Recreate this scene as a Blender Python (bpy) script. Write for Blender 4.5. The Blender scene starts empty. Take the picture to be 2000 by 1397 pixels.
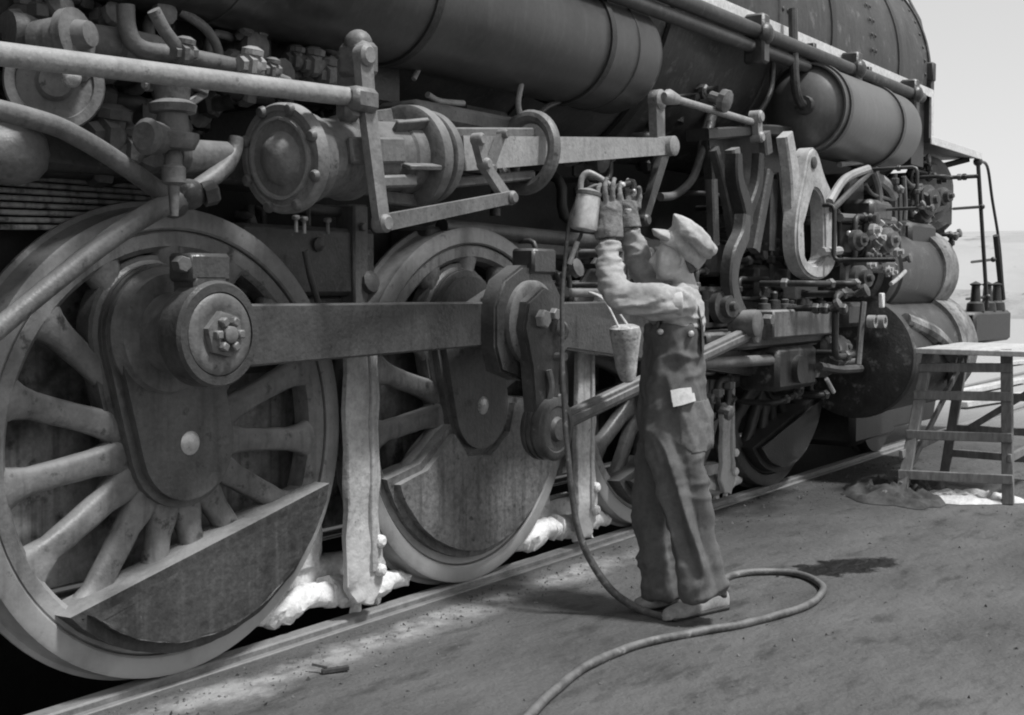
import bpy, bmesh, math, random
from mathutils import Vector, Matrix, noise
random.seed(7)
PI = math.pi
scene = bpy.context.scene
COL = scene.collection

# ------------------------------------------------------------------ camera
CAM = Vector((-5.0124, -3.7193, 1.4531)); YAW = 0.6090; PIT = -0.0547; FPX = 2464.3
FW = Vector((math.cos(YAW)*math.cos(PIT), math.sin(YAW)*math.cos(PIT), math.sin(PIT)))
RT = Vector((math.sin(YAW), -math.cos(YAW), 0)); UP = RT.cross(FW)
cd = bpy.data.cameras.new('camera'); cam = bpy.data.objects.new('camera', cd); COL.objects.link(cam)
cd.sensor_width = 36; cd.lens = FPX/2000*36; cd.clip_start = 0.05; cd.clip_end = 5000
cam.matrix_world = Matrix(((RT.x, UP.x, -FW.x, CAM.x), (RT.y, UP.y, -FW.y, CAM.y), (RT.z, UP.z, -FW.z, CAM.z), (0, 0, 0, 1)))
scene.camera = cam

# ------------------------------------------------------------------ world, sun, exposure
SUN_EL, SUN_AZ = math.radians(62), math.radians(-84)     # azimuth of the sun in the XY plane
w = bpy.data.worlds.new('World'); scene.world = w; w.use_nodes = True
nt = w.node_tree; nt.nodes.clear()
sky = nt.nodes.new('ShaderNodeTexSky'); sky.sky_type = 'NISHITA'; sky.sun_disc = False
sky.sun_elevation = SUN_EL; sky.sun_rotation = PI/2 - SUN_AZ
sky.air_density = 1.0; sky.dust_density = 1.0
bw = nt.nodes.new('ShaderNodeRGBToBW'); bg = nt.nodes.new('ShaderNodeBackground'); wo = nt.nodes.new('ShaderNodeOutputWorld')
bg.inputs[1].default_value = 0.145
hz = nt.nodes.new('ShaderNodeMix'); hz.inputs[0].default_value = .6; hz.inputs[3].default_value = 4.0      # even summer haze over the clear sky
nt.links.new(sky.outputs[0], bw.inputs[0]); nt.links.new(bw.outputs[0], hz.inputs[2]); nt.links.new(hz.outputs[0], bg.inputs[0]); nt.links.new(bg.outputs[0], wo.inputs[0])
sd = bpy.data.lights.new('sun', 'SUN'); sun = bpy.data.objects.new('sun', sd); COL.objects.link(sun)
sd.energy = 3.2; sd.angle = math.radians(8); sd.color = (1, 1, 1)
SD = Vector((math.cos(SUN_EL)*math.cos(SUN_AZ), math.cos(SUN_EL)*math.sin(SUN_AZ), math.sin(SUN_EL)))
sun.rotation_euler = (-SD).to_track_quat('-Z', 'Y').to_euler(); sun.location = SD*30
scene.view_settings.view_transform = 'Standard'; scene.view_settings.look = 'None'
scene.view_settings.exposure = 0.36; scene.view_settings.gamma = 1.0
scene.view_settings.use_curve_mapping = False
scene.cycles.max_bounces = 5; scene.cycles.diffuse_bounces = 3; scene.cycles.glossy_bounces = 2; scene.cycles.filter_width = 2.0

# ------------------------------------------------------------------ helpers
def at(px, py, Y=None, X=None, Z=None, D=None):
    d = FW + RT*((px-1000)/FPX) + UP*((698.5-py)/FPX)
    if Y is not None: t = (Y-CAM.y)/d.y
    elif X is not None: t = (X-CAM.x)/d.x
    elif Z is not None: t = (Z-CAM.z)/d.z
    else: t = D
    return CAM + d*t

class B:
    """collects shapes into one bmesh (world coordinates)"""
    def __init__(s): s.bm = bmesh.new()
    def _merge(s, t):
        me = bpy.data.meshes.new('t'); t.to_mesh(me); t.free(); s.bm.from_mesh(me); bpy.data.meshes.remove(me); return s
    def box(s, c, size, rot=None, bev=0.006):
        t = bmesh.new(); bmesh.ops.create_cube(t, size=1)
        bmesh.ops.scale(t, vec=size, verts=t.verts)
        if bev: bmesh.ops.bevel(t, geom=t.edges[:], offset=min(bev, min(size)*.3), segments=1, affect='EDGES')
        if rot is not None: bmesh.ops.rotate(t, cent=(0, 0, 0), matrix=rot, verts=t.verts)
        bmesh.ops.translate(t, vec=c, verts=t.verts); return s._merge(t)
    def span(s, lo, hi, bev=0.006):
        lo, hi = Vector(lo), Vector(hi); return s.box((lo+hi)/2, hi-lo, None, bev)
    def bar(s, p, q, wy, h, bev=0.005, up=(0, 1, 0)):
        """flat bar from p to q; wy = size along 'up' (Y by default), h = the other"""
        p, q = Vector(p), Vector(q); d = q-p; L = d.length; d.normalize()
        u = Vector(up); u = (u-d*u.dot(d)).normalized(); v = d.cross(u)
        return s.box((p+q)/2, (L, wy, h), Matrix((d, u, v)).transposed(), bev)
    def lathe(s, o, axis, prof, n=32, cap=True, sc=None):
        """prof: list of (t, r) along axis from o"""
        o = Vector(o); a = Vector(axis).normalized(); u = a.orthogonal().normalized(); v = a.cross(u); bm = s.bm
        rings = []
        for t, r in prof:
            if r < 1e-5: rings.append([bm.verts.new(o+a*t)])
            else: rings.append([bm.verts.new(o+a*t+(u*math.cos(2*PI*k/n)+v*math.sin(2*PI*k/n))*r) for k in range(n)])
        for A, C in zip(rings, rings[1:]):
            for k in range(n):
                k2 = (k+1) % n
                if len(A) == 1 and len(C) == 1: continue
                if len(A) == 1: bm.faces.new((A[0], C[k2], C[k]))
                elif len(C) == 1: bm.faces.new((A[k], A[k2], C[0]))
                else: bm.faces.new((A[k], A[k2], C[k2], C[k]))
        if cap:
            if len(rings[0]) > 1: bm.faces.new(rings[0][::-1])
            if len(rings[-1]) > 1: bm.faces.new(rings[-1])
        return s
    def cyl(s, p, q, r, n=20, bev=0.0, r2=None):
        p, q = Vector(p), Vector(q); L = (q-p).length; r2 = r if r2 is None else r2
        b = min(bev, L*.3, r*.5)
        pr = [(0, r-b), (b, r), (L-b, r2), (L, r2-b)] if b else [(0, r), (L, r2)]
        return s.lathe(p, q-p, pr, n)
    def ring(s, o, axis, prof, n=48):
        """closed ring profile"""
        return s.lathe(o, axis, list(prof)+[prof[0]], n, cap=False)
    def tube(s, pts, r, n=14, sub=6, closed=False):
        P = [Vector(p) for p in pts]; rs = r if isinstance(r, (list, tuple)) else [r]*len(P)
        Q, R = [], []
        if sub > 1 and len(P) > 2:
            m = len(P)
            for i in range(m-1):
                p0, p1, p2, p3 = P[max(i-1, 0)], P[i], P[i+1], P[min(i+2, m-1)]
                for k in range(sub):
                    t = k/sub
                    Q.append(.5*((2*p1)+(p2-p0)*t+(2*p0-5*p1+4*p2-p3)*t*t+(3*p1-p0-3*p2+p3)*t**3)); R.append(rs[i]*(1-t)+rs[i+1]*t)
            Q.append(P[-1]); R.append(rs[-1])
        else: Q, R = P, list(rs)
        bm = s.bm; rings = []; u = None
        for i, p in enumerate(Q):
            d = (Q[min(i+1, len(Q)-1)]-Q[max(i-1, 0)]).normalized()
            if u is None: u = d.orthogonal().normalized()
            u = (u-d*u.dot(d)).normalized(); v = d.cross(u)
            rings.append([bm.verts.new(p+(u*math.cos(2*PI*k/n)+v*math.sin(2*PI*k/n))*R[i]) for k in range(n)])
        for A, C in zip(rings, rings[1:]):
            for k in range(n): bm.faces.new((A[k], A[(k+1) % n], C[(k+1) % n], C[k]))
        bm.faces.new(rings[0][::-1]); bm.faces.new(rings[-1]); return s
    def prism(s, poly, y0, y1, bev=0.008, seg=2, tr=None):
        """polygon in (x, z), extruded along y from y0 (front) to y1"""
        t = bmesh.new(); vs = [t.verts.new((x, y0, z)) for x, z in poly]; f = t.faces.new(vs)
        r = bmesh.ops.extrude_face_region(t, geom=[f])
        bmesh.ops.translate(t, vec=(0, y1-y0, 0), verts=[e for e in r['geom'] if isinstance(e, bmesh.types.BMVert)])
        bmesh.ops.recalc_face_normals(t, faces=t.faces)
        if bev:
            ed = [e for e in t.edges if all(abs(v.co.y-y0) < 1e-6 for v in e.verts)]
            bmesh.ops.bevel(t, geom=ed, offset=bev, segments=seg, affect='EDGES')
        if tr: bmesh.ops.transform(t, matrix=tr, verts=t.verts)
        return s._merge(t)
    def ball(s, c, r, sc=(1, 1, 1), n=16):
        t = bmesh.new(); bmesh.ops.create_uvsphere(t, u_segments=n, v_segments=n//2+2, radius=r)
        bmesh.ops.scale(t, vec=sc, verts=t.verts); bmesh.ops.translate(t, vec=c, verts=t.verts); return s._merge(t)
    def hexa(s, p, axis, r, L): return s.lathe(p, axis, [(0, r), (L*.85, r), (L, r*.86)], 6)

def finish(bm, name, mat, ang=0.62, smooth=True):
    bmesh.ops.recalc_face_normals(bm, faces=bm.faces)
    for f in bm.faces: f.smooth = smooth
    for e in bm.edges:
        if len(e.link_faces) == 2 and e.calc_face_angle(0) > ang: e.smooth = False
    me = bpy.data.meshes.new(name); bm.to_mesh(me); bm.free()
    if mat: me.materials.append(mat)
    return me
def link(name, me, parent=None):
    o = bpy.data.objects.new(name, me); COL.objects.link(o)
    if parent is not None:
        o.parent = parent
        if parent.type == 'EMPTY': o.matrix_parent_inverse = Matrix.Translation(-parent.location)
    return o
def part(name, b, mat, parent=None, ang=0.62):
    return link(name, finish(b.bm, name, mat, ang), parent)
def thing(name, label, cat, loc=(0, 0, 0), group=None):
    o = bpy.data.objects.new(name, None); COL.objects.link(o); o.location = loc; o.empty_display_size = .2
    return tag(o, label, cat, group)
def tag(o, label, cat=None, group=None, kind=None):
    o['label'] = label
    if cat: o['category'] = cat
    if group: o['group'] = group
    if kind: o['kind'] = kind
    return o
def struct(name, b, mat, label=None):
    o = part(name, b, mat); o['kind'] = 'structure'
    if label: o['label'] = label
    return o

# ------------------------------------------------------------------ materials
def g(v): return (v, v, v, 1)
def mat(name, a, b, scale=6, rough=.7, metal=0, bump=.25, spots=None, spot_scale=30, spot_amt=.62, dust=0, bscale=60, stretch=None, streak=0, grunge=.2, gscale=36, limez=0):
    """two tones mixed by noise in world space, optional dark/light spots and dust settled on upward faces"""
    m = bpy.data.materials.new(name); m.use_nodes = True; t = m.node_tree; N = t.nodes; L = t.links
    bs = N['Principled BSDF']; bs.inputs['Roughness'].default_value = rough; bs.inputs['Metallic'].default_value = metal
    geo = N.new('ShaderNodeNewGeometry'); mp = N.new('ShaderNodeMapping'); L.new(geo.outputs['Position'], mp.inputs[0])
    if stretch: mp.inputs['Scale'].default_value = stretch
    n1 = N.new('ShaderNodeTexNoise'); n1.inputs['Scale'].default_value = scale; n1.inputs['Detail'].default_value = 6; n1.inputs['Roughness'].default_value = .65
    L.new(mp.outputs[0], n1.inputs['Vector'])
    cr = N.new('ShaderNodeValToRGB'); cr.color_ramp.elements[0].position = .34; cr.color_ramp.elements[1].position = .68
    cr.color_ramp.elements[0].color = g(a); cr.color_ramp.elements[1].color = g(b); L.new(n1.outputs['Fac'], cr.inputs[0])
    out = cr.outputs[0]
    def mix(fac, col, prev):
        mx = N.new('ShaderNodeMix'); mx.data_type = 'RGBA'
        if isinstance(fac, float): mx.inputs[0].default_value = fac
        else: L.new(fac, mx.inputs[0])
        L.new(prev, mx.inputs[6]); mx.inputs[7].default_value = g(col); return mx.outputs[2]
    if spots is not None:
        n2 = N.new('ShaderNodeTexNoise'); n2.inputs['Scale'].default_value = spot_scale; n2.inputs['Detail'].default_value = 4; n2.inputs['Roughness'].default_value = .7
        L.new(mp.outputs[0], n2.inputs['Vector'])
        r2 = N.new('ShaderNodeMapRange'); r2.inputs[1].default_value = spot_amt; r2.inputs[2].default_value = spot_amt+.1; r2.inputs[4].default_value = .85; L.new(n2.outputs['Fac'], r2.inputs[0])
        out = mix(r2.outputs[0], spots, out)
    if streak:
        mp3 = N.new('ShaderNodeMapping'); mp3.inputs['Scale'].default_value = (26, 26, 1.6); L.new(geo.outputs['Position'], mp3.inputs[0])
        n4 = N.new('ShaderNodeTexNoise'); n4.inputs['Scale'].default_value = 1; n4.inputs['Detail'].default_value = 3; L.new(mp3.outputs[0], n4.inputs['Vector'])
        r4 = N.new('ShaderNodeMapRange'); r4.inputs[1].default_value = .52; r4.inputs[2].default_value = .75; r4.inputs[4].default_value = abs(streak); L.new(n4.outputs['Fac'], r4.inputs[0])
        out = mix(r4.outputs[0], a*.5 if streak > 0 else b*1.5, out)
    if grunge:
        n5 = N.new('ShaderNodeTexNoise'); n5.inputs['Scale'].default_value = gscale; n5.inputs['Detail'].default_value = 4; n5.inputs['Roughness'].default_value = .75; L.new(mp.outputs[0], n5.inputs['Vector'])
        r5 = N.new('ShaderNodeMapRange'); r5.inputs[1].default_value = .33; r5.inputs[2].default_value = .67; r5.inputs[3].default_value = 1-grunge; r5.inputs[4].default_value = 1+grunge; L.new(n5.outputs['Fac'], r5.inputs[0])
        mg = N.new('ShaderNodeVectorMath'); mg.operation = 'SCALE'; L.new(out, mg.inputs[0]); L.new(r5.outputs[0], mg.inputs['Scale']); out = mg.outputs[0]
    if limez:      # lime splashed up from the pit, ragged upper edge
        sz = N.new('ShaderNodeSeparateXYZ'); L.new(geo.outputs['Position'], sz.inputs[0])
        n6 = N.new('ShaderNodeTexNoise'); n6.inputs['Scale'].default_value = 4; n6.inputs['Detail'].default_value = 5; L.new(geo.outputs['Position'], n6.inputs['Vector'])
        m6 = N.new('ShaderNodeMath'); m6.operation = 'MULTIPLY_ADD'; L.new(n6.outputs['Fac'], m6.inputs[0]); m6.inputs[1].default_value = 1.1; L.new(sz.outputs[2], m6.inputs[2])
        r6 = N.new('ShaderNodeMapRange'); r6.inputs[1].default_value = limez+.75; r6.inputs[2].default_value = limez+.35; r6.inputs[4].default_value = .7; L.new(m6.outputs[0], r6.inputs[0])
        out = mix(r6.outputs[0], .45, out)
    if dust:
        sx = N.new('ShaderNodeSeparateXYZ'); L.new(geo.outputs['Normal'], sx.inputs[0])
        mu = N.new('ShaderNodeMath'); mu.operation = 'MULTIPLY'; L.new(sx.outputs[2], mu.inputs[0]); L.new(n1.outputs['Fac'], mu.inputs[1])
        r3 = N.new('ShaderNodeMapRange'); r3.inputs[1].default_value = .12; r3.inputs[2].default_value = .55; r3.inputs[4].default_value = .85; L.new(mu.outputs[0], r3.inputs[0])
        out = mix(r3.outputs[0], dust, out)
    L.new(out, bs.inputs['Base Color'])
    n3 = N.new('ShaderNodeTexNoise'); n3.inputs['Scale'].default_value = bscale; n3.inputs['Detail'].default_value = 3; L.new(mp.outputs[0], n3.inputs['Vector'])
    bp = N.new('ShaderNodeBump'); bp.inputs['Strength'].default_value = bump; bp.inputs['Distance'].default_value = .01; L.new(n3.outputs['Fac'], bp.inputs['Height'])
    L.new(bp.outputs[0], bs.inputs['Normal'])
    # gloss varies with the grime
    rr = N.new('ShaderNodeMapRange'); rr.inputs[3].default_value = max(rough-.15, .1); rr.inputs[4].default_value = min(rough+.15, 1); L.new(n1.outputs['Fac'], rr.inputs[0]); L.new(rr.outputs[0], bs.inputs['Roughness'])
    return m
M = {}
M['black'] = mat('black_grimy_iron', .012, .032, 4, .5, dust=.07, streak=-.25)
M['tank'] = mat('black_tank_paint', .028, .06, 2.2, .4, bump=.12, bscale=14, dust=.075, streak=-.35, grunge=.12)
M['tank2'] = mat('grey_black_tank_paint', .075, .12, 2.2, .4, bump=.12, bscale=14, dust=.12, streak=-.3, grunge=.12)
M['boil'] = mat('sooty_boiler_jacket', .03, .07, 3, .6, spots=.13, spot_scale=7, spot_amt=.58, bump=.3, bscale=12, dust=.1, streak=-.3)
M['iron'] = mat('dark_oily_iron', .03, .075, 5, .42, spots=.14, spot_scale=22, spot_amt=.62, dust=.15, streak=.4)
M['rod'] = mat('oily_rod_steel', .03, .068, 3.5, .31, spots=.018, spot_scale=16, spot_amt=.6, dust=.17, streak=.6)
M['web'] = mat('oily_crank_casting', .045, .1, 4, .42, spots=.02, spot_scale=13, spot_amt=.6, dust=.2, streak=.5)
M['grey'] = mat('dusty_grey_iron', .075, .15, 4, .5, spots=.022, spot_scale=24, spot_amt=.61, dust=.28, streak=.6)
M['lgrey'] = mat('pale_dusty_steel', .22, .3, 5, .45, spots=.08, spot_scale=20, spot_amt=.62, dust=.42, streak=.3)
M['lgrey2'] = mat('worn_grey_lever_steel', .13, .24, 5, .55, spots=.07, spot_scale=22, spot_amt=.62, dust=.36, streak=.3)
M['lgrey3'] = mat('middling_oily_steel', .07, .15, 6, .4, spots=.26, spot_scale=26, spot_amt=.64, dust=.24)
M['pale'] = mat('pale_limed_casting', .28, .46, 6, .75, spots=.12, spot_scale=22, spot_amt=.6, dust=.5, streak=.3)
M['wheel'] = mat('lime_dusted_wheel_iron', .075, .19, 2.8, .5, spots=.02, spot_scale=13, spot_amt=.59, dust=.32, streak=.6, grunge=.16, limez=.3)
M['tyre'] = mat('dusty_tyre_steel', .12, .22, 2.8, .4, spots=.035, spot_scale=18, spot_amt=.6, bump=.12, streak=.35, grunge=.14, limez=.3)
M['lime'] = mat('lime_white_iron', .55, .78, 5, .85, spots=.16, spot_scale=22, spot_amt=.66, bump=.8, bscale=30)
M['limeh'] = mat('lime_washed_hanger', .25, .5, 3, .85, spots=.05, spot_scale=26, spot_amt=.63, streak=.35, bump=.7, bscale=26, limez=.3)
M['white'] = mat('white_edge_paint', .5, .65, 6, .6, spots=.2, spot_scale=20, spot_amt=.63, bump=.1)
M['weight'] = mat('pitted_counterweight', .022, .06, 3, .5, spots=.22, spot_scale=13, spot_amt=.68, bump=.9, bscale=22, dust=.3, streak=-.5, grunge=.3)
M['weightl'] = mat('pale_pitted_counterweight', .08, .17, 2.5, .55, spots=.02, spot_scale=17, spot_amt=.59, bump=.9, bscale=22, dust=.3, streak=.8, grunge=.35)
M['bright'] = mat('worn_bright_steel', .35, .6, 12, .3, metal=.4, bump=.1, grunge=.15)
M['cylm'] = mat('oily_cylinder_jacket', .012, .05, 3, .42, spots=.16, spot_scale=6, spot_amt=.58, dust=.08, streak=-.3)
M['cylp'] = mat('dust_streaked_jacket', .04, .32, 4, .7, spots=.02, spot_scale=8, spot_amt=.58, streak=.6)
M['dark'] = mat('sooty_frame', .012, .03, 4, .8, dust=.05)
M['frame'] = mat('dusty_frame_painted_light', .03, .42, 1.6, .85, spots=.03, spot_scale=7, spot_amt=.56, streak=.7)  # dust, plus light painted into the tone where sun won't reach the plate

# ------------------------------------------------------------------ the ground, pit and rails
GZ = -.035
def ground_mat():
    m = bpy.data.materials.new('oily_ground'); m.use_nodes = True; t = m.node_tree; N = t.nodes; L = t.links
    bs = N['Principled BSDF']; bs.inputs['Roughness'].default_value = .85
    geo = N.new('ShaderNodeNewGeometry'); sp = N.new('ShaderNodeSeparateXYZ'); L.new(geo.outputs['Position'], sp.inputs[0])
    def nz(scale, detail=8, stretch=(1, 1, 1), rough=.6):
        mp = N.new('ShaderNodeMapping'); mp.inputs['Scale'].default_value = stretch; L.new(geo.outputs['Position'], mp.inputs[0])
        n = N.new('ShaderNodeTexNoise'); n.inputs['Scale'].default_value = scale; n.inputs['Detail'].default_value = detail; n.inputs['Roughness'].default_value = rough
        L.new(mp.outputs[0], n.inputs['Vector']); return n.outputs['Fac']
    def mr(v, a, b, c=0, d=1):
        r = N.new('ShaderNodeMapRange'); r.inputs[1].default_value = a; r.inputs[2].default_value = b; r.inputs[3].default_value = c; r.inputs[4].default_value = d; L.new(v, r.inputs[0]); return r.outputs[0]
    def op(o, a, b):
        n = N.new('ShaderNodeMath'); n.operation = o
        for i, v in enumerate((a, b)):
            if isinstance(v, (int, float)): n.inputs[i].default_value = v
            else: L.new(v, n.inputs[i])
        return n.outputs[0]
    def mix(f, a, col):
        mx = N.new('ShaderNodeMix'); mx.data_type = 'RGBA'; L.new(f, mx.inputs[0]); L.new(a, mx.inputs[6]); mx.inputs[7].default_value = g(col); return mx.outputs[2]
    cr = N.new('ShaderNodeValToRGB'); cr.color_ramp.elements[0].position = .3; cr.color_ramp.elements[1].position = .7
    cr.color_ramp.elements[0].color = g(.055); cr.color_ramp.elements[1].color = g(.125); L.new(nz(1.7, 10, (.55, 1.3, 1)), cr.inputs[0]); c = cr.outputs[0]
    # fine gravel and dust speckle
    c = mix(mr(nz(60, 6, (1, 1, 1), .8), .5, .66, 0, .38), c, .16)
    c = mix(mr(nz(7, 6, (.5, 1.4, 1)), .54, .7, 0, .75), c, .028)
    # oil soaked strip beside the engine front, its shade painted in too
    d1 = op('MULTIPLY', mr(sp.outputs[1], -1.25, -.35), mr(sp.outputs[0], .6, 2.2)); d1 = op('MULTIPLY', d1, mr(nz(3, 6), .25, .5, .4, 1))
    c = mix(op('MULTIPLY', d1, .8), c, .035)
    # oil stain right of the worker, long and ragged
    o0, o1 = at(1525, 1128, Z=GZ), at(1748, 1090, Z=GZ); oc = (o0+o1)/2; od = (o1-o0); oL = od.length/2; od.normalize()
    ux = op('ADD', op('MULTIPLY', op('SUBTRACT', sp.outputs[0], oc.x), od.x), op('MULTIPLY', op('SUBTRACT', sp.outputs[1], oc.y), od.y))
    uy = op('ADD', op('MULTIPLY', op('SUBTRACT', sp.outputs[0], oc.x), -od.y), op('MULTIPLY', op('SUBTRACT', sp.outputs[1], oc.y), od.x))
    ux = op('DIVIDE', ux, oL); uy = op('DIVIDE', uy, .17)
    rr_ = op('SQRT', op('ADD', op('MULTIPLY', ux, ux), op('MULTIPLY', uy, uy)), 0); rr_ = op('ADD', rr_, op('MULTIPLY', op('SUBTRACT', nz(7, 7), .5), 2.2))
    stain = mr(rr_, .98, .74); c = mix(op('MULTIPLY', stain, .97), c, .008)
    # spilled lime along the rail
    yy = op('ADD', sp.outputs[1], op('MULTIPLY', op('SUBTRACT', nz(2.6, 6), .5), .35))
    e1 = op('MULTIPLY', mr(yy, -.42, -.27), mr(yy, -.13, -.2)); e1 = op('MULTIPLY', e1, mr(sp.outputs[0], 1.4, .7)); e1 = op('MULTIPLY', e1, mr(nz(9, 8), .3, .58))
    c = mix(op('MULTIPLY', e1, .8), c, .36)
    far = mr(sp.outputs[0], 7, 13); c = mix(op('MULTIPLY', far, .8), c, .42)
    L.new(c, bs.inputs['Base Color']); L.new(mr(stain, 0, 1, .85, .4), bs.inputs['Roughness'])
    bp = N.new('ShaderNodeBump'); bp.inputs['Strength'].default_value = .9; bp.inputs['Distance'].default_value = .03; L.new(nz(14, 9), bp.inputs['Height']); L.new(bp.outputs[0], bs.inputs['Normal'])
    return m
GZ = -.035
b = B()
PX0, PX1, PY0, PY1 = -9.0, 6.6, .16, 1.42     # the pit between the rails
def quad(b, p): b.bm.faces.new([b.bm.verts.new(q) for q in p])
BIG = 2500
for x0, x1, y0, y1 in ((-BIG, BIG, -BIG, PY0), (-BIG, BIG, PY1, BIG), (-BIG, PX0, PY0, PY1), (PX1, BIG, PY0, PY1)):
    quad(b, [(x0, y0, GZ), (x1, y0, GZ), (x1, y1, GZ), (x0, y1, GZ)])
struct('ground', b, ground_mat())
b = B()
quad(b, [(PX0, PY0, -.95), (PX1, PY0, -.95), (PX1, PY1, -.95), (PX0, PY1, -.95)])
for (xa, ya, xb, yb) in ((PX0, PY0, PX1, PY0), (PX1, PY0, PX1, PY1), (PX1, PY1, PX0, PY1), (PX0, PY1, PX0, PY0)):
    quad(b, [(xa, ya, -.95), (xb, yb, -.95), (xb, yb, GZ), (xa, ya, GZ)])
struct('inspection_pit', b, M['dark'])
M['rail'] = mat('rusty_rail', .1, .2, 8, .6, dust=.22, spots=.3, spot_scale=20, spot_amt=.7)
for y0 in (.0, 1.48):
    b = B(); b.span((-14, y0, -.05), (30, y0+.075, 0), .008); b.span((-14, y0-.03, -.1), (30, y0+.105, -.028), .004)
    o = struct('rail', b, M['rail'])
# ------------------------------------------------------------------ the locomotive
AX = .8765; SP = 1.854; PIN = Vector((-.097, 0, .415)); CYC = .79      # axle height, axle spacing, crank pin offset, centre line
loco = thing('steam_locomotive', 'grimy black steam locomotive with spoked driving wheels standing on the rail', 'locomotive', (0, 0, 0))
def lp(name, b, m, label=None, parent=loco, ang=.62):
    o = part(name, b, M[m], parent, ang)
    if label: o['label'] = label
    return o
CRA = math.atan2(PIN.z, PIN.x)

def crust(b, amp, sc, cuts=3):
    bmesh.ops.triangulate(b.bm, faces=[f for f in b.bm.faces if len(f.verts) > 4])
    bmesh.ops.subdivide_edges(b.bm, edges=[e for e in b.bm.edges if e.calc_length() > .04], cuts=cuts, use_grid_fill=True)
    for v in b.bm.verts: v.co += noise.noise_vector(v.co*sc)*amp+noise.noise_vector(v.co*sc*3.1)*amp*.5
    return b
# --- driving wheels: local coordinates, axle at the origin, y = 0 is the tyre's front face
def stadium(r0, r1, d, n=14):
    """hull of circle r0 at the origin and r1 at d"""
    d = Vector((d.x, d.z)); a = math.atan2(d.y, d.x); e = math.acos(max(-1, min(1, (r0-r1)/d.length))); P = []
    for k in range(n+1):
        t = a-e+2*e*k/n; P.append((d.x+r1*math.cos(t), d.y+r1*math.sin(t)))
    for k in range(n+1):
        t = a+e+(2*PI-2*e)*k/n; P.append((r0*math.cos(t), r0*math.sin(t)))
    return P
b = B(); b.ring((0, 0, 0), (0, 1, 0), [(0.006, .795), (0, .803), (0, .862), (.008, .8765), (.095, .8785), (.112, .886), (.122, .903), (.136, .903), (.14, .893), (.14, .795)], 96)
ME_TYRE = finish(b.bm, 'tyre', M['tyre'])
b = B()
b.ring((0, 0, 0), (0, 1, 0), [(.024, .793), (.012, .785), (.012, .735), (.03, .716), (.11, .712), (.125, .725), (.125, .793)], 96)
b.lathe((0, -.02, 0), (0, 1, 0), [(0, .2), (.02, .225), (.1, .235), (.17, .22)], 40)
ME_RIMHUB = finish(b.bm, 'wheel_centre', M['wheel'])
b = B(); n = 12; rings = []
for t, wd, dp in ((.19, .09, .07), (.26, .066, .05), (.36, .05, .04), (.5, .045, .036), (.62, .05, .038), (.68, .066, .042), (.735, .09, .045)):
    rings.append([b.bm.verts.new((wd*math.copysign(abs(math.cos(2*PI*k/n))**.7, math.cos(2*PI*k/n)), .06+dp*math.copysign(abs(math.sin(2*PI*k/n))**.7, math.sin(2*PI*k/n)), t)) for k in range(n)])
for A, C in zip(rings, rings[1:]):
    for k in range(n): b.bm.faces.new((A[k], A[(k+1) % n], C[(k+1) % n], C[k]))
bmesh.ops.subdivide_edges(b.bm, edges=b.bm.edges[:], cuts=1, use_grid_fill=True)
for v_ in b.bm.verts: v_.co += noise.noise_vector(v_.co*11)*.006+noise.noise_vector(v_.co*30)*.003
ME_SPOKE = finish(b.bm, 'spoke', M['wheel'], 1.2)
# crank web: rounded casting from the axle to the crank pin
b = B(); b.prism(stadium(.245, .25, PIN), -.05, .1, .03, 4)
b.prism(stadium(.275, .285, PIN), .0, .1, .03, 3)
ME_WEB = finish(b.bm, 'crank_web', M['web'])
b = B(); b.lathe((0, -.052, 0), (0, 1, 0), [(-.012, .0), (-.01, .03), (0, .045), (.02, .045)], 24); ME_AXLE = finish(b.bm, 'axle_end', M['bright'])
def rot2(x, z, a): return (x*math.cos(a)-z*math.sin(a), x*math.sin(a)+z*math.cos(a))
TILT = CRA-PI/2
def arc(r, a0, a1, n=28): return [(r*math.cos(math.radians(a0+(a1-a0)*k/n)), r*math.sin(math.radians(a0+(a1-a0)*k/n))) for k in range(n+1)]
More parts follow.
